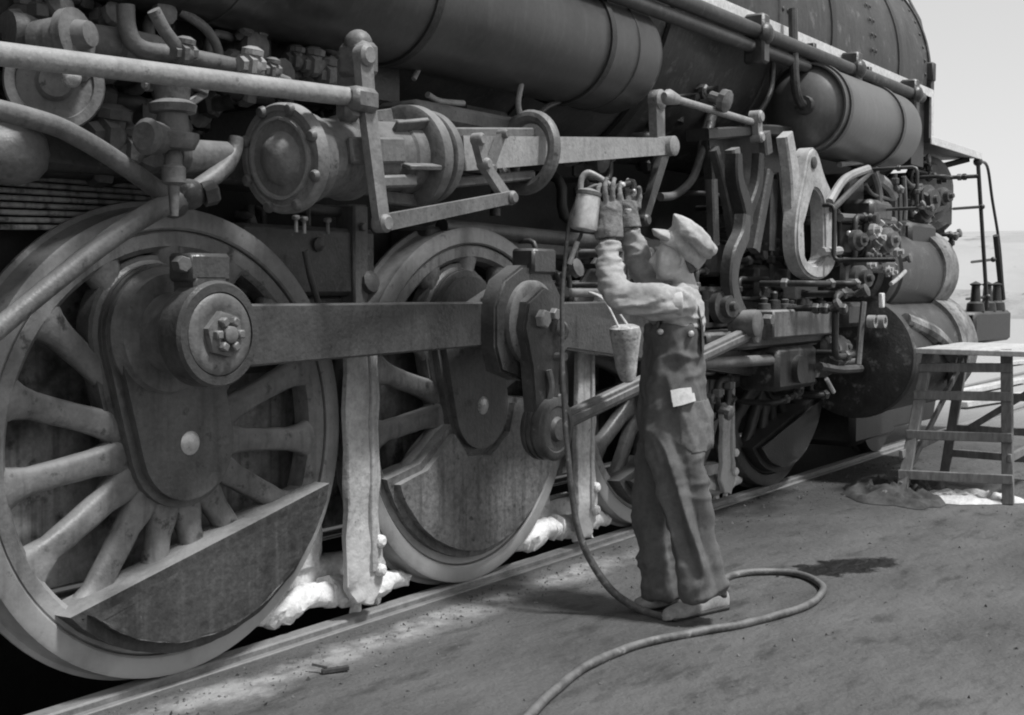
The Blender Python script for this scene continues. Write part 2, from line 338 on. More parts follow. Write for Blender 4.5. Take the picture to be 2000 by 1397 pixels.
# chord-shaped weight (smaller wheels) and the main wheel's fan-shaped weight
poly_chord = [rot2(x, z, TILT) for x, z in arc(.772, 211.5, 328.5, 30)]
poly_fan = [rot2(x, z, TILT) for x, z in arc(.752, 189, 351, 34)+[(.5, -.13), (.24, -.02), (.16, -.17), (0, -.225), (-.16, -.17), (-.24, -.02), (-.5, -.13)]]
b = B(); b.prism(poly_chord, -.115, .1, .045, 4); crust(b, .005, 9, 2); ME_CHORD = finish(b.bm, 'counterweight', M['weight'])
b = B(); b.prism(poly_fan, -.055, .1, .035, 4); crust(b, .006, 8, 2); ME_FAN = finish(b.bm, 'counterweight', M['weightl'])
NSP = 15
for wi in range(4):
    X = (wi-1)*SP
    wob = link('driving_wheel', ME_RIMHUB, loco); wob.location = (X, 0, AX)
    wob['label'] = ['rearmost driving wheel nearest the camera', 'main driving wheel with fan shaped counterweight', 'third driving wheel half hidden by the worker', 'foremost driving wheel, dark with soot and oil'][wi]
    link('tyre', ME_TYRE, wob); link('crank_web', ME_WEB, wob); link('axle_end', ME_AXLE, wob)
    link('counterweight', ME_FAN if wi == 1 else ME_CHORD, wob)
    for k in range(NSP):
        a = 2*PI*(k+.5)/NSP
        ang = (PI/2-a+CRA-PI/2) % (2*PI)
        da = math.degrees((ang-(CRA+PI)+PI) % (2*PI)-PI)
        if abs(da) < (70 if wi == 1 else 40): pass
        s = link('spoke', ME_SPOKE, wob); s.rotation_euler = (0, a-(CRA-PI/2), 0)

    if wi == 2:
        for o in wob.children:
            if o.name.startswith(('spoke', 'counterweight')):
                for sl in o.material_slots: sl.link = 'OBJECT'; sl.material = M['iron']
    if wi == 3:  # sooty, oily wheel in darker irons of its own
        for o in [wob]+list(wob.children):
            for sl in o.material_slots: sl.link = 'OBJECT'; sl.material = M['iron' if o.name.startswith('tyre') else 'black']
# --- crank pins, rods
ZP = AX+PIN.z
def pinx(i): return (i-1)*SP+PIN.x
b = B(); x = pinx(0)
b.lathe((x, .02, ZP), (0, -1, 0), [(0, .24), (.055, .24), (.075, .222), (.095, .215), (.1, .19)], 48)
b.lathe((x, -.05, ZP), (0, -1, 0), [(0, .15), (.17, .15)], 40)
lp('crank_pin', b, 'grey')
b = B()
b.lathe((x, -.215, ZP), (0, -1, 0), [(0, .175), (.012, .19), (.105, .19), (.118, .18), (.118, .15), (.1, .15)], 56)
b.box((x-.02, -.25, ZP+.235), (.19, .12, .1), None, .012); b.box((x-.02, -.25, ZP+.17), (.15, .12, .08), None, .01)
rodend = lp('rod_end', b, 'rod', 'round rear end of the side rod with oil box on top')
b = B(); b.lathe((x, -.31, ZP), (0, -1, 0), [(0, .145), (.02, .145), (.03, .132), (.032, .1), (.026, .09)], 48)
part('retaining_washer', b, M['grey'], rodend)
b = B(); b.hexa((x, -.33, ZP), (0, -1, 0), .085, .035); 
for k in range(6):
    a = 2*PI*k/6; b.box((x+.05*math.cos(a), -.375, ZP+.05*math.sin(a)), (.03, .03, .03), Matrix.Rotation(-a, 3, 'Y'), .005)
b.lathe((x, -.36, ZP), (0, -1, 0), [(0, .03), (.03, .03), (.035, .02)], 16)
part('castle_nut', b, M['grey'], rodend)
b = B(); b.hexa((x-.13, -.27, ZP+.245), (-.3, -1, 0), .03, .05); b.cyl((x-.12, -.27, ZP+.245), (x-.05, -.27, ZP+.245), .018, 10); part('oil_plug', b, M['grey'], rodend)
# rear side rod from the last wheel to the main pin
b = B(); x0, x1 = pinx(0), pinx(1)
b.prism([(x0+.1, ZP-.125), (x1-.1, ZP-.1), (x1-.02, ZP-.16), (x1+.1, ZP-.17), (x1+.1, ZP+.17), (x1-.06, ZP+.17), (x1-.24, ZP+.1), (x0+.1, ZP+.105)], -.31, -.2, .008, 1)
lp('side_rod', b, 'rod', 'deep flat side rod between the last two wheels')
for i in (1, 2):
    b = B(); x0, x1 = pinx(i), pinx(i+1); b.prism([(x0, ZP-.09), (x1, ZP-.09), (x1, ZP+.09), (x0, ZP+.09)], -.2, -.11, .008, 1)
    b.lathe((x1, -.1, ZP), (0, -1, 0), [(0, .17), (.13, .17), (.15, .15), (.15, .1), (.17, .09), (.17, 0)], 40)
    lp('side_rod', b, 'iron')
# main rod and its big end
b = B(); xm = pinx(1); XH = Vector((2.75, 0, .93))
b.prism([(xm-.27, ZP-.1), (xm-.22, ZP-.22), (xm-.05, ZP-.27), (xm+.2, ZP-.22), (xm+.34, ZP-.14), (XH.x, XH.z-.07), (XH.x, XH.z+.07), (xm+.34, ZP+.06), (xm+.22, ZP+.2), (xm+.16, ZP+.27), (xm-.05, ZP+.27), (xm-.2, ZP+.2), (xm-.27, ZP+.08)], -.39, -.3, .012, 2)
b.box((xm+.1, -.35, ZP+.29), (.2, .13, .12), None, .012)
mainrod = lp('main_rod', b, 'rod', 'main rod with heavy forked big end on the main crank pin')
b = B(); b.ring((xm, -.39, ZP), (0, -1, 0), [(0, .2), (.025, .2), (.035, .185), (.035, .14), (0, .14)], 48); part('bearing_brass', b, M['grey'], mainrod)
b = B(); b.lathe((xm, -.3, ZP), (0, -1, 0), [(0, .14), (.115, .14), (.125, .12), (.125, 0)], 40); part('main_pin', b, M['iron'], mainrod)
b = B()
b.prism([(xm-.13, ZP+.1), (xm-.16, ZP-.02), (xm-.1, ZP-.2), (xm-.06, ZP-.5), (xm+.13, ZP-.5), (xm+.14, ZP-.15), (xm+.15, ZP+.02), (xm+.1, ZP+.14), (xm, ZP+.17)], -.475, -.41, .012, 2)
ecc = lp('eccentric_crank', b, 'iron', 'dark arm hanging from the main pin')
b = B(); b.hexa((xm-.03, -.475, ZP+.02), (0, -1, 0), .045, .035); part('bolt', b, M['lgrey'], ecc)
b = B(); b.hexa((xm+.07, -.475, ZP+.04), (0, -1, 0), .03, .03); part('bolt', b, M['lgrey'], ecc)
b = B(); b.tube([(xm+.14, -.45, ZP+.02), (xm+.15, -.5, ZP-.02), (xm+.12, -.51, ZP-.07), (xm+.08, -.5, ZP-.03), (xm+.1, -.5, ZP+.02)], .012, 8); part('oil_pipe', b, M['grey'], ecc)
EC = Vector((xm+.05, -.4, ZP-.5)); EF = Vector((2.02, -.5, 1.19))
b = B(); b.lathe(EC, (0, -1, 0), [(0, .14), (.02, .15), (.03, .15), (.032, .142), (.045, .142), (.047, .15), (.06, .15), (.062, .142), (.075, .142), (.077, .15), (.11, .15), (.12, .135), (.12, .11), (.115, .105), (.115, .06), (.135, .05), (.135, 0)], 48)
drum = lp('eccentric_rod_bearing', b, 'iron', 'ribbed round bearing at the foot of the eccentric crank')
b = B(); d = (EF-EC).normalized(); b.bar(EC+d*.12-Vector((0, .06, 0)), EF-Vector((0, .06, 0)), .05, .085, .01); b.bar(EC+d*.12-Vector((0, .09, 0)), EF-Vector((0, .09, 0)), .02, .035, .004)
b.lathe(EF-Vector((0, .02, 0)), (0, -1, 0), [(0, .07), (.08, .07), (.09, .06), (.09, 0)], 24); lp('eccentric_rod', b, 'grey', 'sloping eccentric rod running up behind the worker')
b = B(); b.lathe((xm+.1, -.43, ZP-.16), (0, -1, 0), [(0, .02), (.1, .02)], 10); b.tube([(xm+.02, -.485, ZP-.22), (xm+.03, -.495, ZP-.3), (xm+.01, -.485, ZP-.4)], .016, 8); lp('oil_pipe', b, 'grey')

# --- brake hangers and their white lower rigging between the wheels
def hanger(xc, wd, ztop, lab):
    h = B(); h.prism([(xc-wd*.9, .16), (xc-wd*.5, .07), (xc+wd*.5, .05), (xc+wd*1.1, .13), (xc+wd*1.25, .22), (xc+wd, .36), (xc+wd*.96, .7), (xc+wd*.93, ztop), (xc-wd*.85, ztop), (xc-wd*.93, .6)], -.045, -.012, .006, 1)
    o = lp('brake_hanger', crust(h, .013, 11), 'limeh', lab, ang=.7)
    h = B(); h.prism([(xc+wd*.35, .2), (xc+wd*.7, .2), (xc+wd*.66, ztop), (xc+wd*.38, ztop)], -.06, -.04, .004, 1); part('hanger_rib', crust(h, .004, 20), M['limeh'], o, 1.2)
    for z in (.2, .33): h = B(); h.lathe((xc+wd*.85, -.05, z), (0, -1, 0), [(0, .03), (.02, .028), (.03, .015), (.03, 0)], 10); part('bolt', h, M['lime'], o)
    h = B(); h.span((xc-.62, .16, .1), (xc+.3, .28, .24), .02); h.span((xc-.5, .15, .2), (xc-.04, .27, .46), .03)
    h.tube([(xc-.1, .1, .12), (xc+.12, .08, .09), (xc+.3, .08, .1), (xc+.46, .09, .075)], [.07, .06, .05, .025], 12)
    for dx in (.08, .22): h.cyl((xc+dx, .08, .1), (xc+dx, .08, .0), .024, 10)
    h.tube([(xc-.6, .1, .14), (xc-.4, .09, .1), (xc-.2, .1, .12), (xc+.05, .09, .08)], [.05, .07, .055, .06], 12)
    part('brake_beam', crust(h, .02, 22, 3), M['lime'], o, .9)
hanger(-.88, .112, 1.25, 'tall pale brake hanger between the last two wheels')
hanger(.985, .1, 1.25, 'pale brake hanger between the middle wheels')
hanger(2.83, .1, 1.2, 'pale brake hanger ahead of the worker')

# --- frame, firebox and boiler
b = B(); b.span((-4.6, .24, .36), (1.6, .3, 1.5), .01); lp('frame_plate', b, 'frame', 'dusty inner frame plate with light painted in, seen through the spokes')
b = B(); b.span((-4.6, .3, 1.5), (5.6, 1.3, 2.25), .02); b.span((-4.6, .5, .3), (5.4, 1.1, 1.55), .02); lp('frame_casting', b, 'dark')
b = B(); b.lathe((-5, CYC, 3.3), (1, 0, 0), [(0, 1.2), (6.0, 1.2), (7.4, 1.13), (11.2, 1.13), (11.2, 0)], 96); boiler = lp('boiler', b, 'boil', 'dark curved boiler and smokebox above the running board')
for k in range(26):
    a = PI+math.radians(-40+k*4.4); 
b = B(); b.lathe((6.17, CYC, 3.3), (1, 0, 0), [(0, 1.145), (.045, 1.145), (.05, 1.1)], 96); part('smokebox_ring', b, M['boil'], boiler)
# --- air reservoir (the big tank), hung under the running board
def solve_tank():
    return at(1197, 72, Y=-.5)
c0 = solve_tank(); TR = .3; TY = -.5+TR; TZ = c0.z; TX1 = at(1282, 95, Y=-.42).x
b = B(); b.lathe((-2.35, TY, TZ), (1, 0, 0), [(-.14, 0), (-.13, .12), (-.09, .22), (-.02, .29), (.02, TR), (TX1+2.25, TR), (TX1+2.3, .285), (TX1+2.36, .22), (TX1+2.4, .12), (TX1+2.41, 0)], 64)
res1 = lp('air_reservoir', b, 'tank', 'large black cylindrical tank at the top edge of the view')
for xx in (c0.x, -.9):
    b = B(); b.ring((xx-.02, TY, TZ), (1, 0, 0), [(0, TR-.005), (0, TR+.012), (.045, TR+.012), (.045, TR-.005)], 64); part('strap', b, M['black'], res1)
# --- running board: deck, white edge and the step down to the front deck
RY = -.4
e0, e1 = at(1300, -50, Y=RY), at(1818, 180, Y=RY); zb = e1.z
b = B(); b.span((1.55, RY, zb-.03), (e1.x, .5, zb), .004); b.span((-.2, RY+.35, zb-.03), (1.55, .5, zb), .004); b.span((-6, RY-.25, zb-.03), (-.2, .5, zb), .004)  # unseen rear stretch widened to shade the tank, middle narrowed to let sun in
board = lp('running_board', b, 'black', 'running board beside the boiler with a white front edge')
b = B(); b.span((1.55, RY-.012, zb-.05), (e1.x, RY-.001, zb+.022), .003); part('edge_strip', b, M['white'], board)
b = B(); zd = at(1822, 272, Y=RY).z; b.span((e1.x-.003, RY-.012, zd), (e1.x+.06, RY+.01, zb+.022), .003); part('edge_strip', b, M['white'], board)
b = B(); b.span((e1.x-.005, RY+.01, zd-.02), (e1.x+.02, 1.9, zb), .004); part('step_riser', b, M['black'], board)
b = B(); b.span((e1.x-.35, RY+.05, zd-.25), (e1.x-.01, 1.2, zb-.04), .004); part('side_apron', b, M['black'], board)
d1 = at(1915, 299, Y=RY)
b = B(); b.span((e1.x, RY, zd-.035), (d1.x, 1.98, zd), .004); deck = lp('front_deck', b, 'black', 'flat front deck ahead of the smokebox')
b = B(); b.span((e1.x, RY-.015, zd-.05), (d1.x, RY-.001, zd+.02), .003); part('edge_strip', b, M['white'], deck)
b = B(); b.bar((d1.x-.03, RY+.1, zd-.04), (d1.x-1.2, 1.0, zd-.5), .04, .05); part('brace', b, M['black'], deck)
# corner post with stay rod up to the boiler
pz = at(1838, 132, Y=RY+.04).z; px = e1.x+.1
b = B(); b.span((px, RY+.02, zd), (px+.07, RY+.1, pz), .01); b.span((px-.01, RY+.01, pz-.16), (px+.08, RY+.11, pz), .01); lp('corner_post', b, 'boil')
b = B(); b.tube([(px+.03, RY+.05, pz-.03), at(1797, 40, Y=RY+.3), at(1770, -10, Y=RY+.5)], .012, 8, 1); lp('handrail', b, 'iron')
# pipes under the running board with brackets
for k, (a, c, yy, r) in enumerate((((1470, 52), (1800, 196), -.5, .045), ((1440, 75), (1780, 212), -.47, .04))):
    p, q = at(*a, Y=yy), at(*c, Y=yy); q.z = p.z = (p.z+q.z)/2
    b = B(); b.cyl(p-Vector((2.2, 0, 0)), q, r, 16, .01); lp('cooling_pipe', b, 'boil')
for a in ((1488, 60), (1672, 130), (1785, 180)):
    p = at(*a, Y=-.52); b = B(); b.span(p-Vector((.05, .035, .2)), p+Vector((.05, .1, .1)), .015); b.ball(p-Vector((0, .02, .02)), .07, (1, .8, 1), 10); lp('pipe_bracket', b, 'iron')
# --- smaller tank under the board, head towards the camera
hc = at(1572, 212, Y=-.45); r2 = .30; X0 = hc.x; X1 = at(1768, 290, Y=-.6).x
b = B(); b.lathe((X0, -.45, hc.z), (1, 0, 0), [(-.13, 0), (-.125, .06), (-.1, .15), (-.05, .23), (.0, .272), (.005, r2-.015), (-.04, r2-.012), (-.04, r2), (X1-X0-.08, r2), (X1-X0, r2-.05), (X1-X0+.07, .15), (X1-X0+.09, 0)], 64)
res2 = lp('distributing_reservoir', b, 'tank2', 'smaller grey black tank strapped under the running board')
for a in ((1648, 180), (1752, 240)):
    xx = at(*a, Y=-.7).x; b = B(); b.ring((xx-.025, -.45, hc.z), (1, 0, 0), [(0, r2-.005), (0, r2+.014), (.05, r2+.014), (.05, r2-.005)], 64); b.span((xx-.025, -.5, hc.z+r2-.02), (xx+.025, -.44, zb-.05), .005); part('strap', b, M['iron'], res2)
b = B(); b.tube([(X0-.1, -.5, hc.z), (X0-.22, -.5, hc.z+.02), (X0-.3, -.5, hc.z+.15), (X0-.3, -.48, hc.z+.6)], .03, 10); b.lathe((X0-.06, -.5, hc.z), (-1, 0, 0), [(0, .07), (.1, .06)], 12); part('inlet_pipe', b, M['iron'], res2)

# --- power reverse gear, tilted a little
PY = -.35; pa = at(548, 310, Y=PY); pb = at(800, 308, Y=PY); pc_ = at(1030, 298, Y=PY); D = (pb-pa).normalized()
b = B(); b.lathe(pa, D, [(0, .115), (.0, .17), (-.006, .175), (-.006, .195), (.008, .203), (.045, .203), (.05, .19)], 64)
b.lathe(pa, D, [(-.05, 0), (-.046, .04), (-.03, .075), (.0, .1)], 40)
prh = lp('power_reverse_head', b, 'lgrey2', 'round bolted cover at the rear of the reverse cylinder')
b = B(); b.ring(pa, D, [(-.014, .14), (-.014, .15), (0, .153), (0, .137)], 56); part('raised_rim', b, M['lgrey'], prh)
U_ = D.cross(Vector((0, 1, 0))).normalized(); V_ = Vector((0, 1, 0))
for k in range(8):
    a = 2*PI*(k+.5)/8; p = pa+(U_*math.cos(a)+V_*math.sin(a))*.187
    b = B(); b.lathe(p-D*.004, -D, [(0, .024), (.008, .023), (.018, .016), (.022, 0)], 14); part('bolt', b, M['grey'], prh)
b = B(); L = (pb-pa).length
b.lathe(pa, D, [(.05, .185), (.13, .17), (.135, .15), (.3, .15), (.32, .165), (.36, .165), (.37, .145), (L-.13, .145), (L-.12, .155), (L-.05, .155), (L-.045, .2), (L-.035, .215), (L+.02, .215), (L+.028, .205), (L+.028, .16), (L+.07, .16), (L+.072, .185), (L+.08, .195), (L+.12, .195), (L+.128, .185), (L+.128, .06), (L+.16, .05), (L+.16, 0)], 56)
prc = lp('power_reverse_cylinder', b, 'grey', 'grey reverse cylinder above the wheels')
b = B(); b.bar(pa+D*.2+Vector((0, -.155, .02)), pa+D*.52+Vector((0, -.155, .02)), .03, .1, .01); b.bar(pa+D*.35+Vector((0, -.14, -.1)), pa+D*.6+Vector((0, -.14, -.1)), .05, .05, .01); part('valve_cover', b, M['grey'], prc)
for k in range(10):
    a = 2*PI*(k+.5)/10; b = B(); b.lathe(pb+(U_*math.cos(a)+V_*math.sin(a))*.192-D*.02, -D, [(0, .018), (.01, .015), (.014, 0)], 12); part('bolt', b, M['grey'], prc)
for k in range(6):
    a = 2*PI*(k+.25)/6; dv = U_*math.cos(a)+V_*math.sin(a); b = B(); b.bar(pb+dv*.165-D*.22, pb+dv*.185-D*.04, .02, .05, .004, D.cross(dv)); part('rib', b, M['grey'], prc)
# guide bars, crosshead, ring yoke
for zz in (.1, -.12):
    b = B(); b.bar(pb+Vector((0, -.02, zz)), pc_+Vector((0, -.02, zz*.9)), .06, .045, .008); part('guide_bar', b, M['grey'], prc)
b = B(); b.cyl(pb, pc_, .024, 12); part('piston_rod', b, M['bright'], prc)
b = B(); m = (pb+pc_)/2; b.box(m, (.2, .12, .17), None, .02); part('crosshead', b, M['grey'], prc)
b = B(); N_ = 40; prof = []
for k in range(N_):     # oval ring plate
    a = 2*PI*k/N_; prof.append(pc_+Vector((.02*math.sin(a), .15*math.cos(a), .17*math.sin(a))))
prof.append(prof[0]); b.tube(prof, .033, 10, 1); part('ring_yoke', b, M['grey'], prc)
# reach rod onward to the reverse shaft
q = at(1302, 286, Y=PY-.06); p = at(900, 300, Y=PY-.06)
b = B(); d = (q-p).normalized(); n2 = d.cross(Vector((0, 1, 0))).normalized()
vs = []
for pt, h in ((p, .075), (q, .045)):
    for sy in (-.02, .02):
        for s_ in (-1, 1): vs.append(b.bm.verts.new(pt+n2*h*s_+Vector((0, sy, 0))))
for f in ((0, 1, 5, 4), (2, 6, 7, 3), (0, 4, 6, 2), (1, 3, 7, 5), (0, 2, 3, 1), (4, 5, 7, 6)): b.bm.faces.new([vs[i] for i in f])
b.lathe(q-Vector((0, -.04, 0)), (0, -1, 0), [(0, .055), (.09, .055), (.1, .04), (.1, 0)], 24)
lp('reach_rod', b, 'lgrey', 'tapering pale reach rod leading forward from the reverse cylinder')
# combination lever and links in front of the cylinder
LY = -.58
def lever(name, pts, wds, yy, th, m, lab=None):
    """flat lever along pixel points, widths in metres"""
    P = [at(a, c, Y=yy) for a, c in pts]; b = B()
    for (p, w0), (q, w1) in zip(zip(P, wds), list(zip(P, wds))[1:]):
        d = (q-p).normalized(); n_ = Vector((-d.z, 0, d.x)); v = []
        for pt, hw in ((p, w0), (q, w1)):
            for sy in (0, th):
                for s_ in (-1, 1): v.append(b.bm.verts.new(pt+n_*hw*s_+Vector((0, sy, 0))))
        for f in ((0, 1, 5, 4), (2, 6, 7, 3), (0, 4, 6, 2), (1, 3, 7, 5), (0, 2, 3, 1), (4, 5, 7, 6)): b.bm.faces.new([v[i] for i in f])
    for p, w0 in zip(P, wds): b.lathe(p+Vector((0, th, 0)), (0, -1, 0), [(0, w0*1.15), (th+.008, w0*1.15), (th+.02, w0*.8), (th+.02, 0)], 20)
    return lp(name, b, m, lab)
lever('combination_lever', [(716, 108), (722, 196), (752, 436)], [.036, .034, .03], LY, .035, 'lgrey2', 'long upright lever crossing in front of the reverse cylinder')
lever('valve_link', [(752, 436), (1000, 386)], [.032, .026], LY+.03, .04, 'grey')
lever('bell_crank', [(938, 272), (950, 320), (996, 388)], [.024, .022, .026], LY+.06, .035, 'lgrey2')
lever('bell_crank_stay', [(985, 262), (960, 330)], [.018, .018], LY+.1, .03, 'grey')
b = B(); p = at(700, 118, Y=LY+.1); b.box(p, (.1, .14, .13), None, .02); b.ball(p+Vector((.0, 0, .06)), .055); p = at(690, 150, Y=LY+.14); b.box(p, (.09, .12, .16), None, .02); lp('lever_bracket', b, 'grey')
b = B(); p = at(702, 196, Y=LY+.02); b.box(p, (.14, .1, .09), None, .02); b.box(p+Vector((-.03, .03, -.04)), (.08, .08, .08), None, .02); lp('pipe_clevis', b, 'grey')
# reversing rod: the long pipe from the cab
p, q = at(-60, 98, Y=LY+.03), at(690, 190, Y=LY+.03); b = B(); b.cyl(p, q, .034, 20); lp('reversing_rod', b, 'lgrey', 'long pale pipe running across the upper left')

# --- pipes and valves, upper left
def pipe(pts, r, m, name='pipe', lab=None, n=14):
    b = B(); b.tube([at(a, c, Y=y) for a, c, y in pts], r, n); return lp(name, b, m, lab)
pipe([(-260, 190, -.35), (-60, 205, -.35), (90, 240, -.35), (160, 272, -.35), (225, 312, -.33), (300, 365, -.3), (335, 392, -.26)], .032, 'grey', 'sand_pipe', 'curved grey pipe descending above the rear wheel')
pipe([(462, 268, -.28), (455, 300, -.28), (430, 335, -.3), (375, 375, -.3)], [.026, .03, .032, .032], 'grey', 'sand_pipe')
pipe([(360, 388, -.3), (300, 412, -.3), (200, 478, -.28), (90, 565, -.26), (-40, 672, -.24), (-260, 850, -.2)], [.036, .036, .034, .032, .032, .032], 'grey', 'drain_pipe', 'sloping pipe crossing in front of the rear wheel')
b = B(); p = at(368, 380, Y=-.3); b.ball(p, .06, (1, 1, .9), 14); b.hexa(p+Vector((.04, -.03, 0)), (1, -.5, .3), .045, .05); b.ball(p+Vector((-.05, .02, -.03)), .055); lp('pipe_union', b, 'iron')
# check valve standing on its stem
p = at(338, 268, Y=-.4)
b = B(); b.lathe(p, (0, 0, 1), [(-.045, .02), (-.04, .07), (-.01, .085), (.01, .085), (.015, .055), (.075, .05), (.08, .075), (.105, .08), (.12, .055), (.16, .06), (.2, .075), (.215, .07)], 28)
b.lathe(p+Vector((-.05, 0, -.01)), (-1, -.2, 0), [(0, .05), (.05, .055), (.07, .06), (.085, .045)], 16)
b.lathe(p, (0, 0, -1), [(.04, .022), (.06, .03), (.09, .03), (.1, .04), (.15, .04), (.16, .02), (.26, .014)], 14); lp('check_valve', b, 'grey', 'stacked grey valve body hanging under the long pipe')
b = B(); p2 = at(400, 180, Y=-.38); b.bar(p+Vector((.02, .02, .2)), p2, .05, .03); b.bar(p2, p+Vector((.05, .02, .1)), .03, .03); lp('valve_bracket', b, 'grey')
b = B(); a1, a2 = at(345, 305, Y=-.25), at(450, 310, Y=-.25); b.cyl(a1, a2, .06, 20, .02); lp('drum', b, 'grey'); 
# flanged round fittings at the far left
b = B(); p = at(105, 165, Y=-.2); b.lathe(p, (-.55, -1, .1), [(0, .15), (.02, .155), (.03, .15), (.03, .12), (.02, .115), (.02, .06), (.05, .05), (.05, 0)], 32); lp('round_flange', b, 'grey')
b = B(); b.ball(at(140, 152, Y=-.36), .03); lp('grease_knob', b, 'bright')
b = B(); p = at(40, 300, Y=-.1); b.lathe(p, (1, -.6, 0), [(-.2, .1), (0, .1), (.05, .085), (.08, .05), (.09, 0)], 24); lp('domed_cap', b, 'grey')
b = B(); p = at(130, 75, Y=-.3); b.lathe(p, (.3, -1, .1), [(-.1, .07), (0, .07), (.01, .09), (.04, .09), (.05, .05), (.09, .04), (.1, 0)], 20); lp('valve_cap', b, 'grey')
b = B(); p = at(195, 85, Y=-.2); b.lathe(p, (1, -.2, 0), [(-.3, .06), (.05, .06), (.06, .085), (.09, .085), (.1, .06), (.2, .055), (.25, .03)], 18); lp('valve_body', b, 'grey')
pipe([(245, 10, -.3), (250, 60, -.3), (275, 95, -.3), (350, 108, -.3), (480, 135, -.3), (560, 165, -.3)], .03, 'grey', 'pipe')
pipe([(300, 20, -.42), (325, 65, -.42), (358, 105, -.42)], .022, 'grey')
pipe([(350, 20, -.25), (400, 55, -.25), (425, 95, -.25), (430, 140, -.25)], .018, 'grey')
pipe([(455, 30, -.2), (520, 60, -.2), (600, 70, -.2), (660, 110, -.2)], .022, 'iron')
pipe([(560, 150, -.15), (620, 130, -.15), (670, 150, -.15)], .03, 'iron')
for a, yy, s_, mm in (((360, 106), -.42, .045, 'grey'), ((490, 130), -.34, .055, 'lgrey'), ((530, 140), -.32, .04, 'grey'), ((610, 130), -.2, .06, 'grey'), ((640, 150), -.2, .06, 'grey'), ((660, 125), -.2, .05, 'grey'), ((575, 120), -.2, .05, 'iron'), ((215, 270), -.1, .09, 'grey'), ((255, 295), -.12, .07, 'grey'), ((292, 168), -.3, .025, 'lgrey'), ((505, 55), -.2, .06, 'grey'), ((70, 60), -.1, .1, 'grey'), ((205, 130), -.15, .08, 'grey')):
    p = at(*a, Y=yy); b = B(); b.lathe(p-Vector((s_, 0, 0)), (1, 0, .12), [(0, s_*.5), (s_*.4, s_*.55), (s_*.45, s_*.85), (s_*.9, s_*.85), (s_*.95, s_*.6), (s_*2, s_*.5)], 6)
    b.lathe(p, (0, -.2, 1), [(0, s_*.6), (s_*.7, s_*.55), (s_*.75, s_*.75), (s_*1.1, s_*.75), (s_*1.3, s_*.3)], 10); b.ball(p, s_*.75, (1, 1, 1), 10); lp('valve_fitting', b, mm)
b = B(); b.span((-4, .02, 1.86), (-1.2, .3, 2.02), .02); lp('spring_saddle', b, 'iron')
b = B(); b.span((-3.6, -.05, 2.25), (-.6, .3, 2.75), .03); lp('firebox_side', b, 'iron')
# dusty corrugated ashpan ribs above the rear wheel
for k in range(9):
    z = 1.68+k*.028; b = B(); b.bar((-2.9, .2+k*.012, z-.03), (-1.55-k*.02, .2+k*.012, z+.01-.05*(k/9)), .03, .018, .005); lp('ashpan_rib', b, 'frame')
# fittings between the first two wheels and above
b = B(); p = at(700, 470, Y=.1); b.span(p+Vector((-.05, -.02, -.35)), p+Vector((.05, .1, .16)), .01); b.hexa(p+Vector((0, -.02, .06)), (0, -1, 0), .02, .02); lp('pedestal', b, 'grey')
b = B(); P = [at(a, c, Y=.18) for a, c in ((488, 425), (505, 480), (545, 505), (610, 488))]; b.tube(P, .014, 8); lp('spring_guard', b, 'grey')
for a in ((578, 425), (594, 428), (640, 430)):
    b = B(); p = at(*a, Y=0); b.cyl(p, p-Vector((0, 0, .06)), .008, 8); b.box(p, (.03, .03, .02)); lp('drain_cock', b, 'lgrey')
b = B(); b.span((-1.6, .16, 1.1), (-.55, .34, 1.42), .015); b.span((-1.45, .1, 1.42), (-.62, .3, 1.72), .02); lp('spring_hanger', b, 'iron')
pipe([(596, 490, .02), (606, 540, .02), (624, 600, .02)], .014, 'iron', 'sand_pipe')

# --- reverse shaft, hangers and rods right of the reach rod
lever('reverse_arm', [(1290, 195), (1292, 286)], [.05, .045], -.34, .05, 'lgrey')
lever('reverse_arm', [(1305, 290), (1262, 430)], [.035, .03], -.3, .04, 'iron')
p, q = at(1305, 190, Y=-.42), at(1480, 242, Y=-.42); b = B(); b.cyl(p, q, .022, 12); b.lathe(p, (q-p), [(-.05, .02), (0, .045), (.1, .03)], 12); lp('valve_rod', b, 'lgrey', 'slim pale rod sloping down to the valve gear')
lever('rod_clevis', [(1484, 228), (1486, 268)], [.035, .03], -.46, .06, 'lgrey')
pipe([(1425, 90, -.1), (1405, 170, -.1), (1385, 240, -.1), (1372, 300, -.1)], .04, 'iron')
pipe([(1388, 240, -.25), (1370, 300, -.25), (1352, 350, -.22), (1320, 380, -.2), (1290, 385, -.2)], .025, 'lgrey3')
pipe([(1510, 120, -.3), (1505, 180, -.3), (1480, 225, -.3)], .018, 'iron'); pipe([(1320, 60, -.1), (1360, 70, -.1), (1420, 85, -.1), (1500, 90, -.1)], .03, 'iron')
pipe([(1310, 70, 0), (1325, 160, 0), (1320, 240, 0)], .05, 'iron')
pipe([(820, 130, -.2), (808, 155, -.2)], .012, 'lgrey'); pipe([(835, 185, -.2), (860, 198, -.2), (905, 202, -.2)], .014, 'lgrey'); pipe([(1018, 165, -.3), (1012, 200, -.3), (1016, 225, -.3)], .014, 'lgrey')
pipe([(1035, 260, -.2), (1060, 215, -.2), (1100, 195, -.2)], .014, 'iron')
b = B(); b.span(at(905, 240, Y=.05), at(1010, 160, Y=.25)+Vector((0, .1, 0)), .03); lp('bracket_casting', b, 'iron')
b = B(); b.span((-.75, -.25, 2.18), (.35, .3, 2.27), .02); lp('guide_yoke', b, 'grey')
b = B(); b.span((-.3, .05, 1.62), (1.2, .3, 1.75), .02); b.cyl((-.2, .05, 1.75), (1.3, .05, 1.72), .04, 12); lp('cross_tie', b, 'iron')

